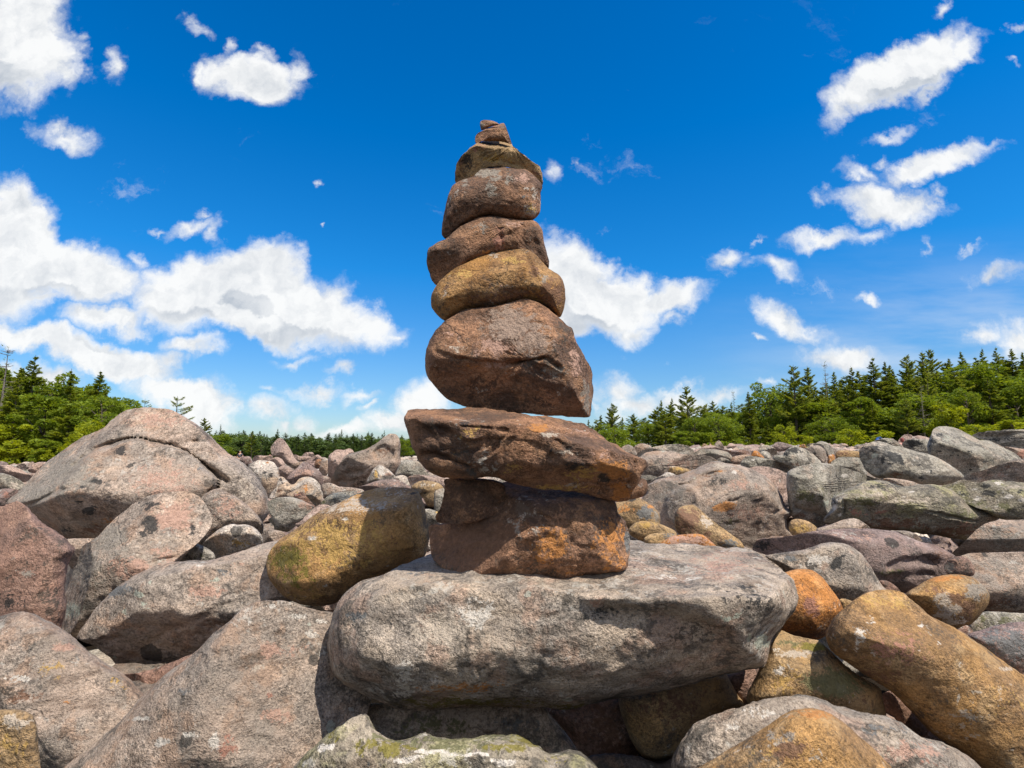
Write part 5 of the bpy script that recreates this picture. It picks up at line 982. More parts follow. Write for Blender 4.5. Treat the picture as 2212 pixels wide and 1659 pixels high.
for q, x, y, r, base, i, low in cands[:290]:
    k = KINDS[i % 7]
    dist = 'near' if y < 9 else ('mid' if y < 20 else 'far')
    px = 1106 + FP * x / (y * math.cos(PITCH) + (base - CAMZ) * math.sin(PITCH))
    lab = '%s %s %s %s' % (SHAPE[i], TONE[k], {'near': 'stone in a gap', 'mid': 'boulder in mid field', 'far': 'boulder in far rubble'}[dist], where(px))
    o = link('boulder', meshes[i][0 if y < 12 else 1], (x, y, base)); o.rotation_euler = (rs.uniform(-.15, .15), rs.uniform(-.15, .15), rs.uniform(0, 6.28)); o.scale = (r, r, r)
    tag(o, lab, 'boulder', '%s %s boulders of the field' % (dist, TONE[k]))
VV, FF, MI, off = [], [], [], 0
MK = ['pink', 'pinkgrey', 'grey', 'mauve', 'white', 'tan']
for q, x, y, r, base, i, low in cands[290:] + rest:
    P, F = (mids if y < 14 else lows)[i]; a = rs.uniform(0, 6.28); c, s = math.cos(a), math.sin(a)
    W = np.stack([(P[:, 0] * c - P[:, 1] * s) * r + x, (P[:, 0] * s + P[:, 1] * c) * r + y, P[:, 2] * r + base], 1)
    VV.append(W); FF.append(F + off); off += len(W); MI.append(np.full(len(F), MK.index(KINDS[i % 7])))
if VV:
    me = mesh_np('rubble', np.vstack(VV), [np.vstack(FF)], [rock_mat(k, 4.0) for k in MK], True, np.zeros((off, 4)), np.concatenate(MI))
    o = link('rubble', me)
    tag(o, 'far pale pink and grey boulders merging into one field before the trees', 'boulder field', kind='stuff')
print('field', len(cands), len(placed))

# ------------------------------------------------------------ foliage
def leaf_mat(name, a, b, trans=.42, bright=1.0):
    m = bpy.data.materials.new(name); m.use_nodes = True; t = NT(m.node_tree); t.n.clear()
    oi = t.new('ShaderNodeObjectInfo'); tc = t.new('ShaderNodeTexCoord').outputs['Object']
    n = t.noise(t.vmath('ADD', tc, t.scale(oi.outputs['Location'], 1.3)), 1.1, 4, .7)
    c = t.mix(t.rng(n, .36, .64), a, b)
    c = t.scale(c, t.math('ADD', .75, t.math('MULTIPLY', oi.outputs['Random'], .5)))
    c = t.mix(t.math('MULTIPLY', oi.outputs['Random'], .35), c, (.12, .14, .02), 'MIX')
    d = t.new('ShaderNodeBsdfPrincipled'); t.put(d.inputs['Base Color'], c); d.inputs['Roughness'].default_value = .6; d.inputs['Specular IOR Level'].default_value = .25
    tr_ = t.new('ShaderNodeBsdfTranslucent'); t.put(tr_.inputs[0], t.vmath('MULTIPLY', c, (1.5, 1.35, .55)))
    mx = t.new('ShaderNodeMixShader'); mx.inputs[0].default_value = trans; t.l.new(d.outputs[0], mx.inputs[1]); t.l.new(tr_.outputs[0], mx.inputs[2])
    o = t.new('ShaderNodeOutputMaterial'); t.l.new(mx.outputs[0], o.inputs[0]); return m
def bark_mat(name, a, b):
    m = bpy.data.materials.new(name); m.use_nodes = True; t = NT(m.node_tree); bs = t.n['Principled BSDF']
    mp = t.new('ShaderNodeMapping'); t.put(mp.inputs[0], t.new('ShaderNodeTexCoord').outputs['Object']); mp.inputs['Scale'].default_value = (6, 6, 1.2)
    t.put(bs.inputs['Base Color'], t.mix(t.noise(mp.outputs[0], 3, 4, .6), a, b)); bs.inputs['Roughness'].default_value = .9; return m
M_SPR = leaf_mat('spruce needles', (.15, .215, .028), (.33, .38, .040)); M_PIN = leaf_mat('pine needles', (.16, .225, .045), (.33, .37, .055))
M_BRO = leaf_mat('broad leaves', (.14, .21, .018), (.26, .34, .026), .45); M_YEL = leaf_mat('young yellow green leaves', (.27, .33, .016), (.40, .45, .022), .5)
M_FAR = leaf_mat('distant needles', (.075, .135, .042), (.15, .215, .058), .3); M_BARK = bark_mat('bark', (.06, .045, .035), (.14, .11, .085)); M_DEAD = bark_mat('grey dead wood', (.13, .115, .10), (.24, .21, .185))

def tube(pts, rads, ns=6):
    pts = np.array(pts, float); V, F = [], []
    for i, p in enumerate(pts):
        d = pts[min(i + 1, len(pts) - 1)] - pts[max(i - 1, 0)]; d /= np.linalg.norm(d) + 1e-9
        a = np.cross(d, [0, 0, 1]) if abs(d[2]) < .9 else np.cross(d, [1, 0, 0]); a /= np.linalg.norm(a); b = np.cross(d, a)
        for k in range(ns):
            t = 2 * math.pi * k / ns; V.append(p + rads[i] * (a * math.cos(t) + b * math.sin(t)))
    for i in range(len(pts) - 1):
        for k in range(ns):
            F.append([i * ns + k, i * ns + (k + 1) % ns, (i + 1) * ns + (k + 1) % ns, (i + 1) * ns + k])
    return np.array(V), np.array(F)
def join(parts):
    V, F, o = [], [], 0
    for v, f in parts: V.append(v); F.append(f + o); o += len(v)
    return np.vstack(V), np.vstack(F)
def leaves(C, A, size, rg, flat=.5, asp=.5):
    """triangles around points C stretched along directions A"""
    n = len(C); A = A / (np.linalg.norm(A, axis=1)[:, None] + 1e-9)
    B = rg.normal(size=(n, 3)); B[:, 2] *= flat; B -= (B * A).sum(1)[:, None] * A; B /= np.linalg.norm(B, axis=1)[:, None] + 1e-9
    s = (size * rg.uniform(.6, 1.4, n))[:, None]
    V = np.stack([C - A * s * .5 - B * s * asp * .5, C - A * s * .3 + B * s * asp * .6, C + A * s * .8], 1).reshape(-1, 3)
    return V, np.arange(3 * n).reshape(-1, 3)
def conifer(seed, H=9.0, wid=.24, gap=.38, droop=-.1, dens=1.0, bare=.1, leaf=.17, lone=False, crownp=1.0):
    rg = np.random.default_rng(seed); wood = []; C, A, SZ = [], [], []
    lean = rg.normal(size=2) * .012 * H
    def ax(z): return np.array([lean[0] * (z / H) ** 2, lean[1] * (z / H) ** 2, z])
    zz = np.linspace(-.6, H, 9); wood.append(tube([ax(max(z, 0)) + [0, 0, min(z, 0)] for z in zz], [max(.017 * H * (1 - z / H) ** .8, .012) for z in np.clip(zz, 0, H * .995)]))
    z = H * bare
    while z < H * .985:
        t = z / H
        L0 = H * wid * ((1 - t) ** crownp) * (min(1, (t - bare) * 6 + .55)) + .05
        nb = rg.integers(4, 7) if not lone else rg.integers(2, 5)
        for b in range(nb):
            an = rg.uniform(0, 6.283); L = L0 * rg.uniform(.55, 1.18)
            up = (.55 * t + droop + rg.normal() * .07)
            d = np.array([math.cos(an), math.sin(an), up]); d /= np.linalg.norm(d)
            tip = np.array([0, 0, .10 * L]); p0 = ax(z + rg.uniform(-.3, .3) * gap)
            if L > .45: wood.append(tube([p0, p0 + d * L * .55, p0 + d * L * .95 + tip], [.014 * L + .008, .009 * L + .005, .004], 4))
            m = int((12 + 62 * L) * dens)
            s = rg.uniform(.12, 1.0, m) ** .75
            q = p0 + d * (s * L)[:, None] + tip * (s ** 2)[:, None]
            side = np.array([-math.sin(an), math.cos(an), 0]); w = rg.normal(size=m) * .16 * L * (1.12 - s) ** .6
            q = q + side * w[:, None]; q[:, 2] += rg.normal(size=m) * .022 * (1 + L) - .05 * np.abs(w)
            dirn = d[None] + side[None] * np.sign(w)[:, None] * .8 + rg.normal(size=(m, 3)) * .25
            C.append(q); A.append(dirn); SZ.append(np.full(m, leaf * (.45 + .55 * min(1, L / (H * wid * .45)))))
        z += gap * rg.uniform(.7, 1.3) * (1.25 - .6 * t)
    C = np.vstack(C); A = np.vstack(A)
    return join(wood), leaves(C, A, np.concatenate(SZ), rg, .35, .42)
def broadleaf(seed, H=7.0, W=2.6, leaf=.17, n=7500, low=.12):
    rg = np.random.default_rng(seed); wood = []
    wood.append(tube([(0, 0, -.5), (0.05, 0, H * .3), (.1, .05, H * .6), (0, 0, H * .85)], [.02 * H, .017 * H, .01 * H, .004 * H]))
    C, A = [], []; nb = 34
    for i in range(nb):
        z = H * rg.uniform(low, .93); t = z / H
        Rr = W * math.sqrt(max(0, 1 - ((t - .45) / .56) ** 2)); an = rg.uniform(0, 6.283); rad = Rr * rg.uniform(.35, .85)
        c = np.array([math.cos(an) * rad, math.sin(an) * rad, z]); br = rg.uniform(.28, .55) * W * .62
        wood.append(tube([(0, 0, max(.3, z - rad * .8)), c * [.6, .6, 1] - [0, 0, .1], c], [.008 * H, .005 * H, .003 * H], 4))
        m = n // nb; v = rg.normal(size=(m, 3)); v /= np.linalg.norm(v, axis=1)[:, None]
        r_ = rg.uniform(.45, 1.05, m) ** .5 * br; q = c + v * r_[:, None] * [1.1, 1.1, .8]
        C.append(q); A.append(v * [1, 1, .3] + rg.normal(size=(m, 3)) * .5)
    return join(wood), leaves(np.vstack(C), np.vstack(A), leaf, rg, 1.0, .8)
def dead_tree(seed, H=9.0):
    rg = np.random.default_rng(seed); wood = [tube([(0, 0, -.5), (.05, 0, H * .5), (0, .08, H)], [.016 * H, .010 * H, .004])]
    for i in range(46):
        z = H * rg.uniform(.22, .97); an = rg.uniform(0, 6.283); L = H * .2 * (1.12 - z / H) * rg.uniform(.5, 1.2) + .15
        d = np.array([math.cos(an), math.sin(an), rg.uniform(-.15, .45)]); s = np.array([-d[1], d[0], .3])
        p = np.array([.02, 0, z]); wood.append(tube([p, p + d * L * .6, p + d * L + [0, 0, .12 * L]], [.028, .017, .007], 4))
        for k in range(4):
            f = rg.uniform(.3, .9); w = s * rg.choice([-1, 1]) * L * .3 + d * L * .15; wood.append(tube([p + d * L * f, p + d * L * f + w], [.012, .005], 3))
    C = np.array([[.1 * rg.normal(), .1 * rg.normal(), H * rg.uniform(.5, 1)] for _ in range(90)]); A = rg.normal(size=(90, 3))
    return join(wood), leaves(C * [1.6, 1.6, 1], A, .12, rg, .5, .5)

TP = {}
def proto(key, parts, leafm, barkm):
    (tv, tf), (cv, cf) = parts
    TP[key] = (mesh_np('trunk', tv, [tf], [barkm]), mesh_np('crown', cv, [cf], [leafm], False), max(tv[:, 2].max(), cv[:, 2].max()))
for i in range(4): proto(('spruce', i), conifer(20 + i, 9, [.25, .29, .23, .27][i], .27, -.16, 1.35, .03, .2, False, .98), M_SPR, M_BARK)
for i in range(3): proto(('pine', i), conifer(40 + i, 9, [.30, .33, .27][i], .48, .08, 1.35, [.14, .35, .2][i], .2, False, .75), M_PIN, M_BARK)
proto(('pine', 3), conifer(47, 9, .33, .78, .02, 1.1, .30, .16, True, .6), M_PIN, M_BARK)
for i in range(4): proto(('broad', i), broadleaf(60 + i, 7, [2.5, 3.0, 2.1, 2.7][i]), M_BRO, M_BARK)
for i in range(2): proto(('young', i), broadleaf(70 + i, 4, [1.7, 1.3][i], .15, 3800, .05), M_YEL, M_BARK)
proto(('sapling', 0), conifer(80, 3, .27, .22, .1, 1.1, .05, .13), M_YEL, M_BARK)
for i in range(3): proto(('far', i), conifer(90 + i, 9, [.24, .28, .3][i], .5, 0, .55, .1, .32), M_FAR, M_BARK)
proto(('farbroad', 0), broadleaf(95, 7, 2.8, .3, 2600), M_FAR, M_BARK)
proto(('dead', 0), dead_tree(99), M_SPR, M_DEAD); proto(('dead', 1), dead_tree(98), M_SPR, M_DEAD)

NAMES = {'spruce': 'spruce_tree', 'pine': 'pine_tree', 'broad': 'broadleaf_tree', 'young': 'shrub', 'sapling': 'sapling', 'far': 'conifer_tree', 'farbroad': 'broadleaf_tree', 'dead': 'dead_tree'}
def tree(kind, i, x, y, h, label, group, wide=1.0):
    tm, cm, H = TP[(kind, i)]; s = h / H
    root = bpy.data.objects.new(NAMES[kind], None); COL.objects.link(root)
    root.location = (x, y, float(zground(x, y)) + CAMZ - .2); root.rotation_euler = (0, 0, rs.uniform(0, 6.28)); root.scale = (s * wide, s * wide, s)
    tag(root, label, {'young': 'shrub', 'sapling': 'sapling'}.get(kind, 'tree'), group)
    link('trunk', tm, parent=root); link('crown', cm, parent=root)
    return root
def ptree(kind, i, X, Ytop, D, label, group=None, wide=1.0):
    r = ray(X, Ytop); x = r[0] * D; zt_ = r[2] * D; h = zt_ - float(zground(x, D)) + .2
    return tree(kind, i, x, D, max(h, .8), label, group, wide)
# skyline trees set one by one: (kind, variant, x, top y, distance, label, width)
SK = [
 ('dead', 0, 18, 745, 42, 'thin half bare conifer with a sparse top at the left edge of the picture', 1.0),
 ('spruce', 1, 73, 767, 42, 'tallest full spruce on the left, right of the half bare conifer', 1.25),
 ('spruce', 0, 38, 805, 38, 'spruce in front of the half bare conifer at the left edge', 1.1),
 ('spruce', 2, 158, 797, 44, 'dark pointed spruce between the two tallest left spruces', 1.2),
 ('broad', 1, 118, 803, 47, 'light broadleaf tree behind the dark pointed left spruce', 1.0),
 ('spruce', 3, 216, 801, 43, 'spruce standing over the broadleaf tree left of the cracked dome', 1.25),
 ('broad', 0, 222, 850, 36, 'bright green broadleaf tree left of the cracked dome', 1.25),
 ('broad', 2, 100, 850, 36, 'bright broadleaf tree in front of the tallest left spruce', 1.3),
 ('spruce', 1, 155, 850, 35, 'shadowy spruce in front of the left trees beside the broadleaf ones', 1.3),
 ('young', 0, 205, 905, 33, 'yellow green bush at the left flank of the cracked dome', 1.2),
 ('broad', 3, 262, 855, 52, 'broadleaf tree peeping over the left shoulder of the dome', 1.1),
 ('pine', 3, 313, 861, 60, 'small flat topped pine just above the top of the dome', 1.1),
 ('broad', 2, 287, 875, 58, 'low broadleaf tree left of the flat topped pine on the dome', 1.1),
 ('pine', 3, 384, 855, 55, 'lone wind shaped pine leaning out right of the dome top', 1.35),
 ('pine', 1, 443, 902, 75, 'light green pine on the skyline right of the dome', 1.1),
 ('far', 0, 478, 917, 105, 'dark pine on the skyline second from the dome', 1.0),
 ('broad', 0, 478, 935, 82, 'green broadleaf tree low behind the right shoulder of the dome', 1.5),
 ('pine', 2, 545, 930, 82, 'yellowish pine standing just behind the standing hiker', 1.2),
 ('far', 1, 600, 925, 125, 'taller conifer above the far forest right of the yellowish pine', 1.0),
 ('far', 2, 738, 927, 130, 'tallest conifer of the far forest, with a cross shaped top', .9),
 ('far', 1, 796, 931, 128, 'conifer breaking the skyline of the far forest near the winged boulder', .9),
 ('far', 0, 830, 929, 128, 'narrow conifer breaking the skyline over the winged boulder', .9),
 ('broad', 3, 872, 948, 78, 'bright tree glimpsed left of the tilted cairn stone', 1.4),
 ('pine', 1, 1322, 870, 66, 'blue green pine standing nearest the cairn on the right treeline', 1.1),
 ('spruce', 2, 1272, 905, 85, 'tiny far spruce right beside the cairn block', 1.0),
 ('far', 2, 1368, 893, 78, 'low conifer between the first pine and the double spruce', 1.0),
 ('spruce', 0, 1428, 864, 60, 'left one of the twin dark spruce tops beside the layered pine', .9),
 ('spruce', 2, 1449, 858, 60, 'right one of the twin dark spruce tops beside the layered pine', .9),
 ('pine', 0, 1484, 832, 56, 'tall pine with spreading layered branches against a white cloud', 1.15),
 ('pine', 1, 1540, 865, 62, 'pale green larch like tree right of the layered pine', 1.0),
 ('spruce', 1, 1578, 868, 58, 'small dark spruce top in the right treeline', .9),
 ('dead', 1, 1584, 843, 62, 'spindly bare topped conifer in the right treeline', .7),
 ('spruce', 3, 1617, 845, 54, 'pointed dark spruce left of the big twin crowned pines', 1.1),
 ('broad', 1, 1660, 822, 60, 'broad light green tree left of the big twin crowned pines', 1.0),
 ('pine', 0, 1713, 788, 56, 'big left crown of the twin pines on the right', 1.15),
 ('pine', 2, 1745, 790, 57, 'big right crown of the twin pines on the right', 1.1),
 ('dead', 0, 1780, 780, 60, 'bare dead spire sticking up right of the twin pines', .8),
 ('spruce', 0, 1800, 802, 60, 'dark spruce just right of the dead spire', 1.0),
 ('spruce', 2, 1842, 790, 58, 'pointed spruce in front of the low white cloud', 1.1),
 ('spruce', 1, 1884, 772, 56, 'tall dense spruce right of the low white cloud', 1.25),
 ('spruce', 3, 1912, 780, 62, 'narrow spruce behind the tall dense one', 1.0),
 ('pine', 1, 1960, 765, 68, 'leftmost dark pine on the wooded rise', 1.0),
 ('pine', 2, 1990, 757, 70, 'second dark pine on the wooded rise', 1.0),
 ('pine', 0, 2010, 752, 72, 'third dark pine on the wooded rise, with a flat crown', 1.0),
 ('spruce', 0, 2078, 759, 70, 'solitary layered spruce top on the wooded rise', 1.1),
 ('spruce', 2, 2117, 751, 70, 'pointed spruce on the wooded rise before the right edge', 1.0),
 ('spruce', 1, 2150, 750, 72, 'slim spruce on the wooded rise close to the right edge', 1.0),
 ('spruce', 3, 2182, 752, 72, 'layered spruce at the right end of the wooded rise', 1.1),
 ('spruce', 0, 2210, 760, 70, 'spruce cut by the right edge of the picture', 1.1),
 ('pine', 2, 2000, 800, 50, 'pale grey trunked pine with thin foliage in the right treeline', 1.1),
 ('dead', 1, 1989, 830, 48, 'pale dead trunk with white limbs in front of the right treeline', .9),
 ('pine', 1, 1955, 860, 47, 'dense dark conifer left of the pale dead trunk', 1.2),
 ('young', 1, 2040, 870, 44, 'bright yellow green young tree right of the pale dead trunk', 1.2),
 ('broad', 0, 2085, 835, 47, 'light green tree beside the bright yellow green young one', .9),
 ('spruce', 1, 2135, 815, 47, 'large light green spruce near the right edge', 1.5),
 ('sapling', 0, 1536, 942, 46, 'single bright yellow green sapling at the edge of the boulders', .9),
 ('young', 0, 1690, 915, 46, 'bright shrub with a forked pale stem at the foot of the right trees', 1.0),
 ('young', 1, 1735, 938, 45, 'low bright shrub right of the forked one', 1.4),
 ('young', 0, 1835, 925, 46, 'low green shrub in the middle of the right treeline', 1.6),
 ('young', 1, 1900, 928, 45, 'spreading bright shrub above the blue bag', 1.7),
 ('young', 0, 2110, 915, 41, 'bright bushes behind the largest grey boulder on the right', 1.8),
 ('young', 1, 2185, 905, 40, 'bright yellow green bushes above the layered grey boulders', 1.9),
 ('young', 0, 1560, 935, 50, 'bright low bush right of the sapling', 1.4),
 ('broad', 1, 1550, 890, 50, 'bright broadleaf tree behind the sapling', 1.3),
 ('broad', 3, 1500, 900, 50, 'bright broadleaf tree left of the sapling, under the layered pine', 1.2),
]
for kd, i, X, Y, D, lab, wd in SK: ptree(kd, i, X, Y, D, lab, None, wd)

TM = [(60, ' at the left edge'), (140, ' below the tallest left spruce'), (220, ' just left of the dome'), (420, ' behind the dome'), (560, ' right of the dome'), (700, ' above the pointed boulder'), (800, ' left of the winged boulder'),
      (930, ' above the winged boulder'), (1280, ''), (1400, ' nearest the cairn'), (1520, ' around the layered pine'), (1680, ' left of the twin pines'), (1790, ' under the twin pines'), (1900, ' near the low white cloud'), (2030, ' by the pale dead trunk'), (2130, ' right of the pale dead trunk'), (9999, ' at the right edge')]
def twhere(X):
    for q, w in TM:
        if X < q: return w
# the treelines themselves
def fill(n, X0, X1, D0, D1, sky, kinds, drop, label, group, wd=(1.0, 1.4)):
    for k in range(n):
        X = X0 + (X1 - X0) * (k + rs.random()) / n; D = rs.uniform(D0, D1)
        top = np.interp(X, *sky) + rs.uniform(*drop)
        kd, i = rs.choice(kinds)
        ptree(kd, i, X, top, D, (label + twhere(X)) % {'spruce': 'spruce', 'pine': 'pine', 'broad': 'broadleaf tree', 'young': 'bush', 'far': 'conifer', 'farbroad': 'broadleaf tree'}[kd], group + ', ' + NAMES[kd].replace('_', ' ') + 's', rs.uniform(*wd))
LS = ([-60, 0, 60, 110, 160, 220, 260, 300, 340, 420, 470], [770, 790, 790, 815, 812, 820, 850, 880, 890, 915, 925])
RS = ([1260, 1330, 1380, 1430, 1480, 1550, 1620, 1680, 1740, 1800, 1880, 1960, 2050, 2120, 2260], [905, 890, 895, 875, 868, 875, 862, 840, 815, 812, 795, 780, 775, 770, 768])
KL = [('spruce', 0), ('spruce', 1), ('spruce', 3), ('spruce', 2), ('broad', 2), ('broad', 1), ('pine', 1)]
fill(18, -90, 320, 46, 56, LS, KL, (-2, 18), '%s in the back row', 'back row of the left treeline')
fill(13, -90, 300, 37, 43, LS, KL, (40, 80), '%s in the front row', 'front row of the left treeline')
fill(9, -60, 320, 34, 37, LS, [('young', 0), ('young', 1), ('broad', 2)], (120, 160), 'low %s at the forest foot', 'undergrowth of the left treeline', (1.2, 2.0))
KR = [('spruce', 0), ('spruce', 1), ('spruce', 2), ('spruce', 3), ('pine', 0), ('pine', 1), ('broad', 1), ('broad', 3)]
fill(40, 1265, 2270, 66, 80, RS, [k for k in KR if k[0] != 'broad'], (-2, 16), '%s in the back row', 'back row of the right treeline', (1.3, 1.8))
fill(30, 1268, 2270, 55, 63, RS, KR, (12, 40), '%s in the middle row', 'middle row of the right treeline', (1.3, 1.8))
fill(20, 1290, 2270, 49, 54, RS, KR + [('broad', 0), ('broad', 2)], (55, 90), '%s in the front row', 'front row of the right treeline', (1.2, 1.7))
FS = ([420, 480, 560, 640, 740, 860, 920], [928, 930, 934, 938, 938, 937, 938])
fill(44, 425, 925, 118, 150, FS, [('far', 0), ('far', 1), ('far', 2)], (-4, 5), '%s on the far forest skyline', 'far forest skyline', (1.8, 2.6))
fill(26, 425, 925, 118, 130, FS, [('farbroad', 0)], (2, 9), '%s on the far forest skyline', 'far forest skyline', (1.3, 1.8))
fill(40, 425, 925, 104, 116, FS, [('far', 0), ('far', 1), ('far', 2), ('farbroad', 0)], (8, 22), '%s in the far forest front', 'front of the far forest', (1.5, 2.2))
fill(10, 425, 925, 98, 103, FS, [('far', 1), ('farbroad', 0)], (26, 36), 'low %s at the far forest foot', 'foot of the far forest', (1.6, 2.4))
fill(10, 890, 1290, 85, 120, ([890, 1290], [938, 905]), [('far', 0), ('far', 1), ('far', 2), ('farbroad', 0)], (0, 14), '%s of the far forest behind the cairn', 'far forest behind the cairn', (1.2, 1.7))
fill(9, -800, -120, 40, 48, LS, KL, (0, 40), '%s beyond the left edge', 'treeline past the left edge', (1.3, 1.8))
fill(12, 2290, 3100, 50, 62, RS, KR, (0, 40), '%s beyond the right edge', 'treeline past the right edge', (1.3, 1.8))
# dark woodland floor and low growth that reads as one mass beneath the trees
def undergrowth(name, X0, X1, D0, D1, n, label):
    rg = np.random.default_rng(3); X = rg.uniform(X0, X1, n); D = rg.uniform(D0, D1, n); r = ray(X, np.full(n, 900.)); x = r[:, 0] * D
    z = zground(x, D) + CAMZ - .25 + rg.uniform(0, 1, n) ** 1.6 * (.55 + .3 * np.sin(x * .9) + .3 * np.sin(x * 2.3 + 1))
    C = np.stack([x, D, z], 1); V, F = leaves(C, rg.normal(size=(n, 3)) * [1, 1, .6], .22, rg, .8, .9)
    o = link(name, mesh_np(name, V, [F], [M_BRO], False)); tag(o, label, 'undergrowth', kind='stuff')
undergrowth('undergrowth', -120, 420, 37.5, 46, 24000, 'mixed green undergrowth along the foot of the left trees')
undergrowth('undergrowth', 1255, 2320, 46, 58, 42000, 'mixed green undergrowth along the foot of the right trees')

# ------------------------------------------------------------ people far off among the boulders
def plain(name, c, rough=.8):
    m = bpy.data.materials.new(name); m.use_nodes = True; t = NT(m.node_tree); bs = t.n['Principled BSDF']
    n = t.noise(t.new('ShaderNodeTexCoord').outputs['Object'], 14, 4, .6)
    t.put(bs.inputs['Base Color'], t.mix(n, tuple(v * .8 for v in c), tuple(min(v * 1.2, 1) for v in c))); bs.inputs['Roughness'].default_value = rough; return m
SKIN = plain('skin', (.55, .32, .22), .6)
def skin_mesh(name, chains, mat, parent, sub=2):
    """one continuous skinned surface from chains of (x, y, z, radius); a chain may begin at a named joint"""
    V, R, E, names = [], [], [], {}
    for ch in chains:
        prev = None
        for p in ch:
            if isinstance(p, str): prev = names[p]; continue
            V.append(p[:3]); R.append(p[3]); i = len(V) - 1
            if len(p) > 4: names[p[4]] = i
            if prev is not None: E.append((prev, i))
            prev = i
    me = bpy.data.meshes.new(name); me.from_pydata(V, E, []); o = bpy.data.objects.new(name, me); COL.objects.link(o)
    sk = o.modifiers.new('skin', 'SKIN'); sk.use_smooth_shade = True
    me.skin_vertices[0].data[0].use_root = True
    for i, r in enumerate(R): me.skin_vertices[0].data[i].radius = (r, r)
    ss = o.modifiers.new('sub', 'SUBSURF'); ss.levels = ss.render_levels = sub
    dg = bpy.context.evaluated_depsgraph_get(); m2 = bpy.data.meshes.new_from_object(o.evaluated_get(dg)); m2.name = name
    bpy.data.objects.remove(o); m2.materials.clear(); m2.materials.append(mat)
    return link(name, m2, parent=parent)
def fingers(tag_, x, y, z, dx, dy, dz):
    out = []
    for k in range(5):
        s = (k - 2) * .02; l = [.055, .07, .08, .075, .06][k]; sx, sy = (-dy * s, dx * s) if abs(dx) + abs(dy) > .3 else (s, 0)
        out.append([tag_, (x + sx + dx * .04, y + sy + dy * .04, z + dz * .04, .011), (x + sx + dx * (.04 + l * .6), y + sy + dy * (.04 + l * .6), z + dz * (.04 + l * .6), .009), (x + sx + dx * (.04 + l), y + sy + dy * (.04 + l), z + dz * (.04 + l) - .01, .008)])
    return out
def person(X, Ytop, D, H, label, pose, shirt, shorts, hat=None, hair=None, rot=0.0):
    root = bpy.data.objects.new('person', None); COL.objects.link(root); tag(root, label, 'person', kind=None)
    r = ray(X, Ytop); s = H / 1.75
    hip = .93 if pose == 'stand' else .12
    top = hip + .82
    root.location = (r[0] * D, D, r[2] * D + CAMZ - top * s); root.rotation_euler = (0, 0, rot); root.scale = (s, s, s)
    T = [(0, 0, hip, .13, 'pelvis'), (0, 0, hip + .2, .115), (0, 0, hip + .38, .14, 'chest'), (0, 0, hip + .50, .085, 'neckbase'), (0, .0, hip + .58, .05), (0, .0, hip + .67, .085), (0, 0, hip + .76, .085)]
    ch = [T]
    for q in (-1, 1):
        if pose == 'stand':
            ch.append(['neckbase', (q * .16, 0, hip + .47, .055), (q * .30, .05, hip + .24, .042), (q * .10, .17 * -1, hip + .06, .030), (q * .03, -.19, hip + .04, .032, 'hand%d' % q)])
            ch += fingers('hand%d' % q, q * .03, -.19, hip + .04, -q * .6, 0, -.3)
            ch.append(['pelvis', (q * .10, 0, hip - .06, .09), (q * .11, .02, hip - .46, .058), (q * .12, -.02, hip - .86, .038), (q * .12, .1, hip - .90, .035)])
        else:
            ch.append(['neckbase', (q * .16, 0, hip + .47, .055), (q * .24, .08, hip + .22, .042), (q * .14, .28, hip + .2, .030), (q * .12, .34, hip + .2, .03, 'hand%d' % q)])
            ch += fingers('hand%d' % q, q * .12, .34, hip + .2, 0, .8, -.2)
            ch.append(['pelvis', (q * .10, .1, hip, .085), (q * .12, .42, hip + .12, .058), (q * .12, .46, hip - .3, .04), (q * .12, .56, hip - .34, .035)])
    body = skin_mesh('body', ch, SKIN, root)
    sc = [[(0, 0, hip + .06, .15), (0, 0, hip + .2, .14), (0, 0, hip + .38, .165, 'c'), (0, 0, hip + .47, .10)]]
    for q in (-1, 1): sc.append(['c', (q * .17, 0, hip + .46, .075), (q * .25, .03, hip + .33, .065)])
    skin_mesh('shirt', sc, plain('shirt cloth', shirt), root)
    fw = 0 if pose == 'stand' else 1
    sh = [[(0, 0, hip + .02, .15, 'p')]]
    for q in (-1, 1): sh.append(['p', (q * .11, .1 * fw, hip - .08 * (1 - fw), .115), (q * .12, .02 + .33 * fw, hip - .38 * (1 - fw) + .09 * fw, .085)])
    skin_mesh('shorts', sh, plain('shorts cloth', shorts), root)
    if hat: skin_mesh('hat', [[(0, 0, hip + .79, .10), (0, 0, hip + .83, .07)], [(0, 0, hip + .77, .09), (0, .13, hip + .765, .04)]][:1], plain('hat cloth', hat), root)
    if hair: skin_mesh('hair', [[(0, -.02, hip + .78, .10), (0, -.06, hip + .68, .09), (0, -.09, hip + .55, .07)]], plain('hair', hair), root)
    return root
person(519, 973, 58, 1.78, 'standing hiker seen from behind in grey shirt and yellow shorts, hands behind the back', 'stand', (.10, .10, .12), (.55, .50, .03), (.25, .50, .50))
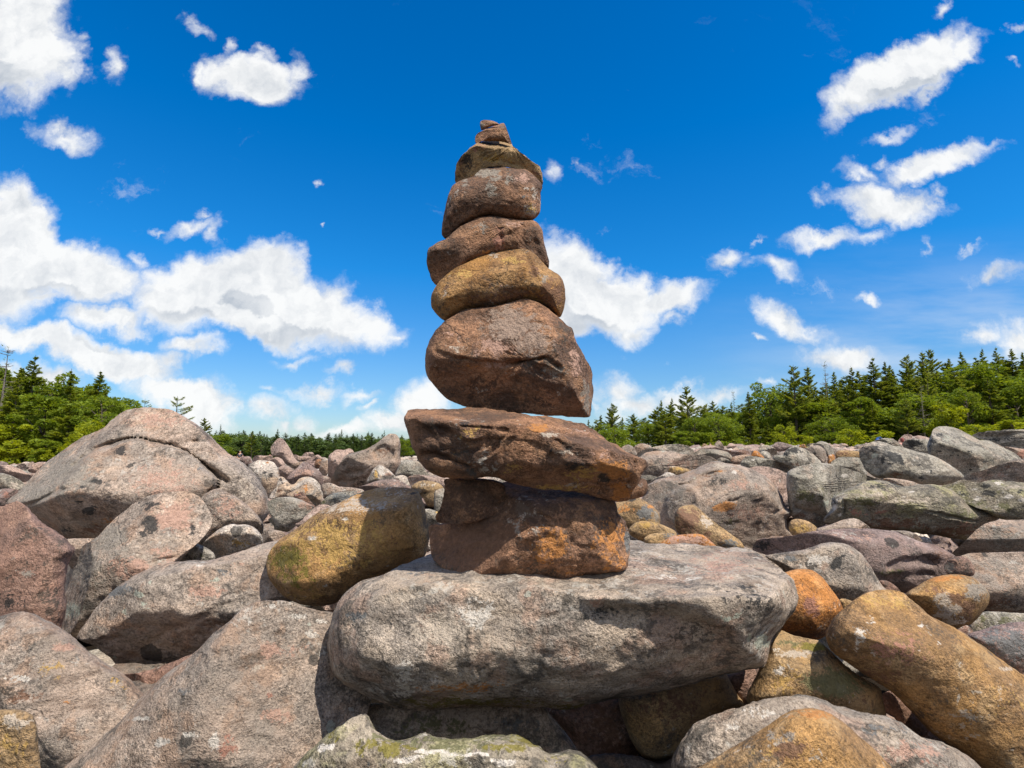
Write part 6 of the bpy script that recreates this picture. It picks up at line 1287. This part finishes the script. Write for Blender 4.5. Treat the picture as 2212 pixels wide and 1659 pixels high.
person(583, 981, 52, 1.6, 'small hiker with reddish hair and pale pink top, sitting left of the pointed boulder', 'sit', (.62, .42, .38), (.35, .33, .35), None, (.16, .05, .03), 2.9)
person(1534, 957, 42, 1.7, 'hiker in a red shirt bending down by the yellow green sapling', 'sit', (.60, .03, .03), (.15, .15, .18), (.50, .33, .22), None, 1.2)
person(1946, 944, 14.8, .9 * 1.0, 'tiny hiker half hidden behind the jagged pink rock on the right', 'sit', (.50, .25, .22), (.2, .2, .25), None, (.25, .06, .05), .4)
person(1538.5 + 35, 960, 44, 1.5, 'small figure in a white top beside the thumb shaped rock', 'sit', (.75, .73, .72), (.3, .3, .32), None, (.45, .42, .40), .6)
# blue bag behind the grey boulder
bg = bpy.data.objects.new('bag', None); COL.objects.link(bg); r = ray(1902, 949); bg.location = (r[0] * 10.4, 10.4, r[2] * 10.4 + CAMZ - .14)
bg.scale = (.7, .7, .75); bg.location.z += .03; tag(bg, 'bright blue bag lying behind the grey boulder on the right skyline', 'bag')
BL = plain('blue cloth', (.02, .14, .55), .5)
skin_mesh('pouch', [[(-.13, 0, .10, .07), (-.05, 0, .115, .065), (.05, 0, .09, .045), (.13, 0, .07, .022)]], BL, bg)
skin_mesh('strap', [[(-.12, 0, .17, .008), (-.02, -.02, .205, .008), (.08, 0, .14, .008)]], BL, bg)

# ------------------------------------------------------------ labels that still coincide are told apart by their order across the picture
ORD = ['leftmost', 'second', 'third', 'fourth', 'fifth', 'sixth', 'seventh', 'eighth', 'ninth', 'tenth', 'eleventh', 'twelfth']
same = defaultdict(list)
for o in COL.objects:
    if o.parent is None and 'label' in o and o.get('kind') is None: same[o['label']].append(o)
for lab, L in same.items():
    if len(L) < 2: continue
    L.sort(key=lambda o: o.location.x / o.location.y); n = len(L)
    for i, o in enumerate(L):
        if n == 2: p = ('left of two', 'right of two')[i]
        elif i == 0: p = 'leftmost of these'
        elif i == n - 1: p = 'rightmost of these'
        else: p = '%s from left' % ORD[min(i, 11)]
        o['label'] = '%s, %s' % (lab, p)
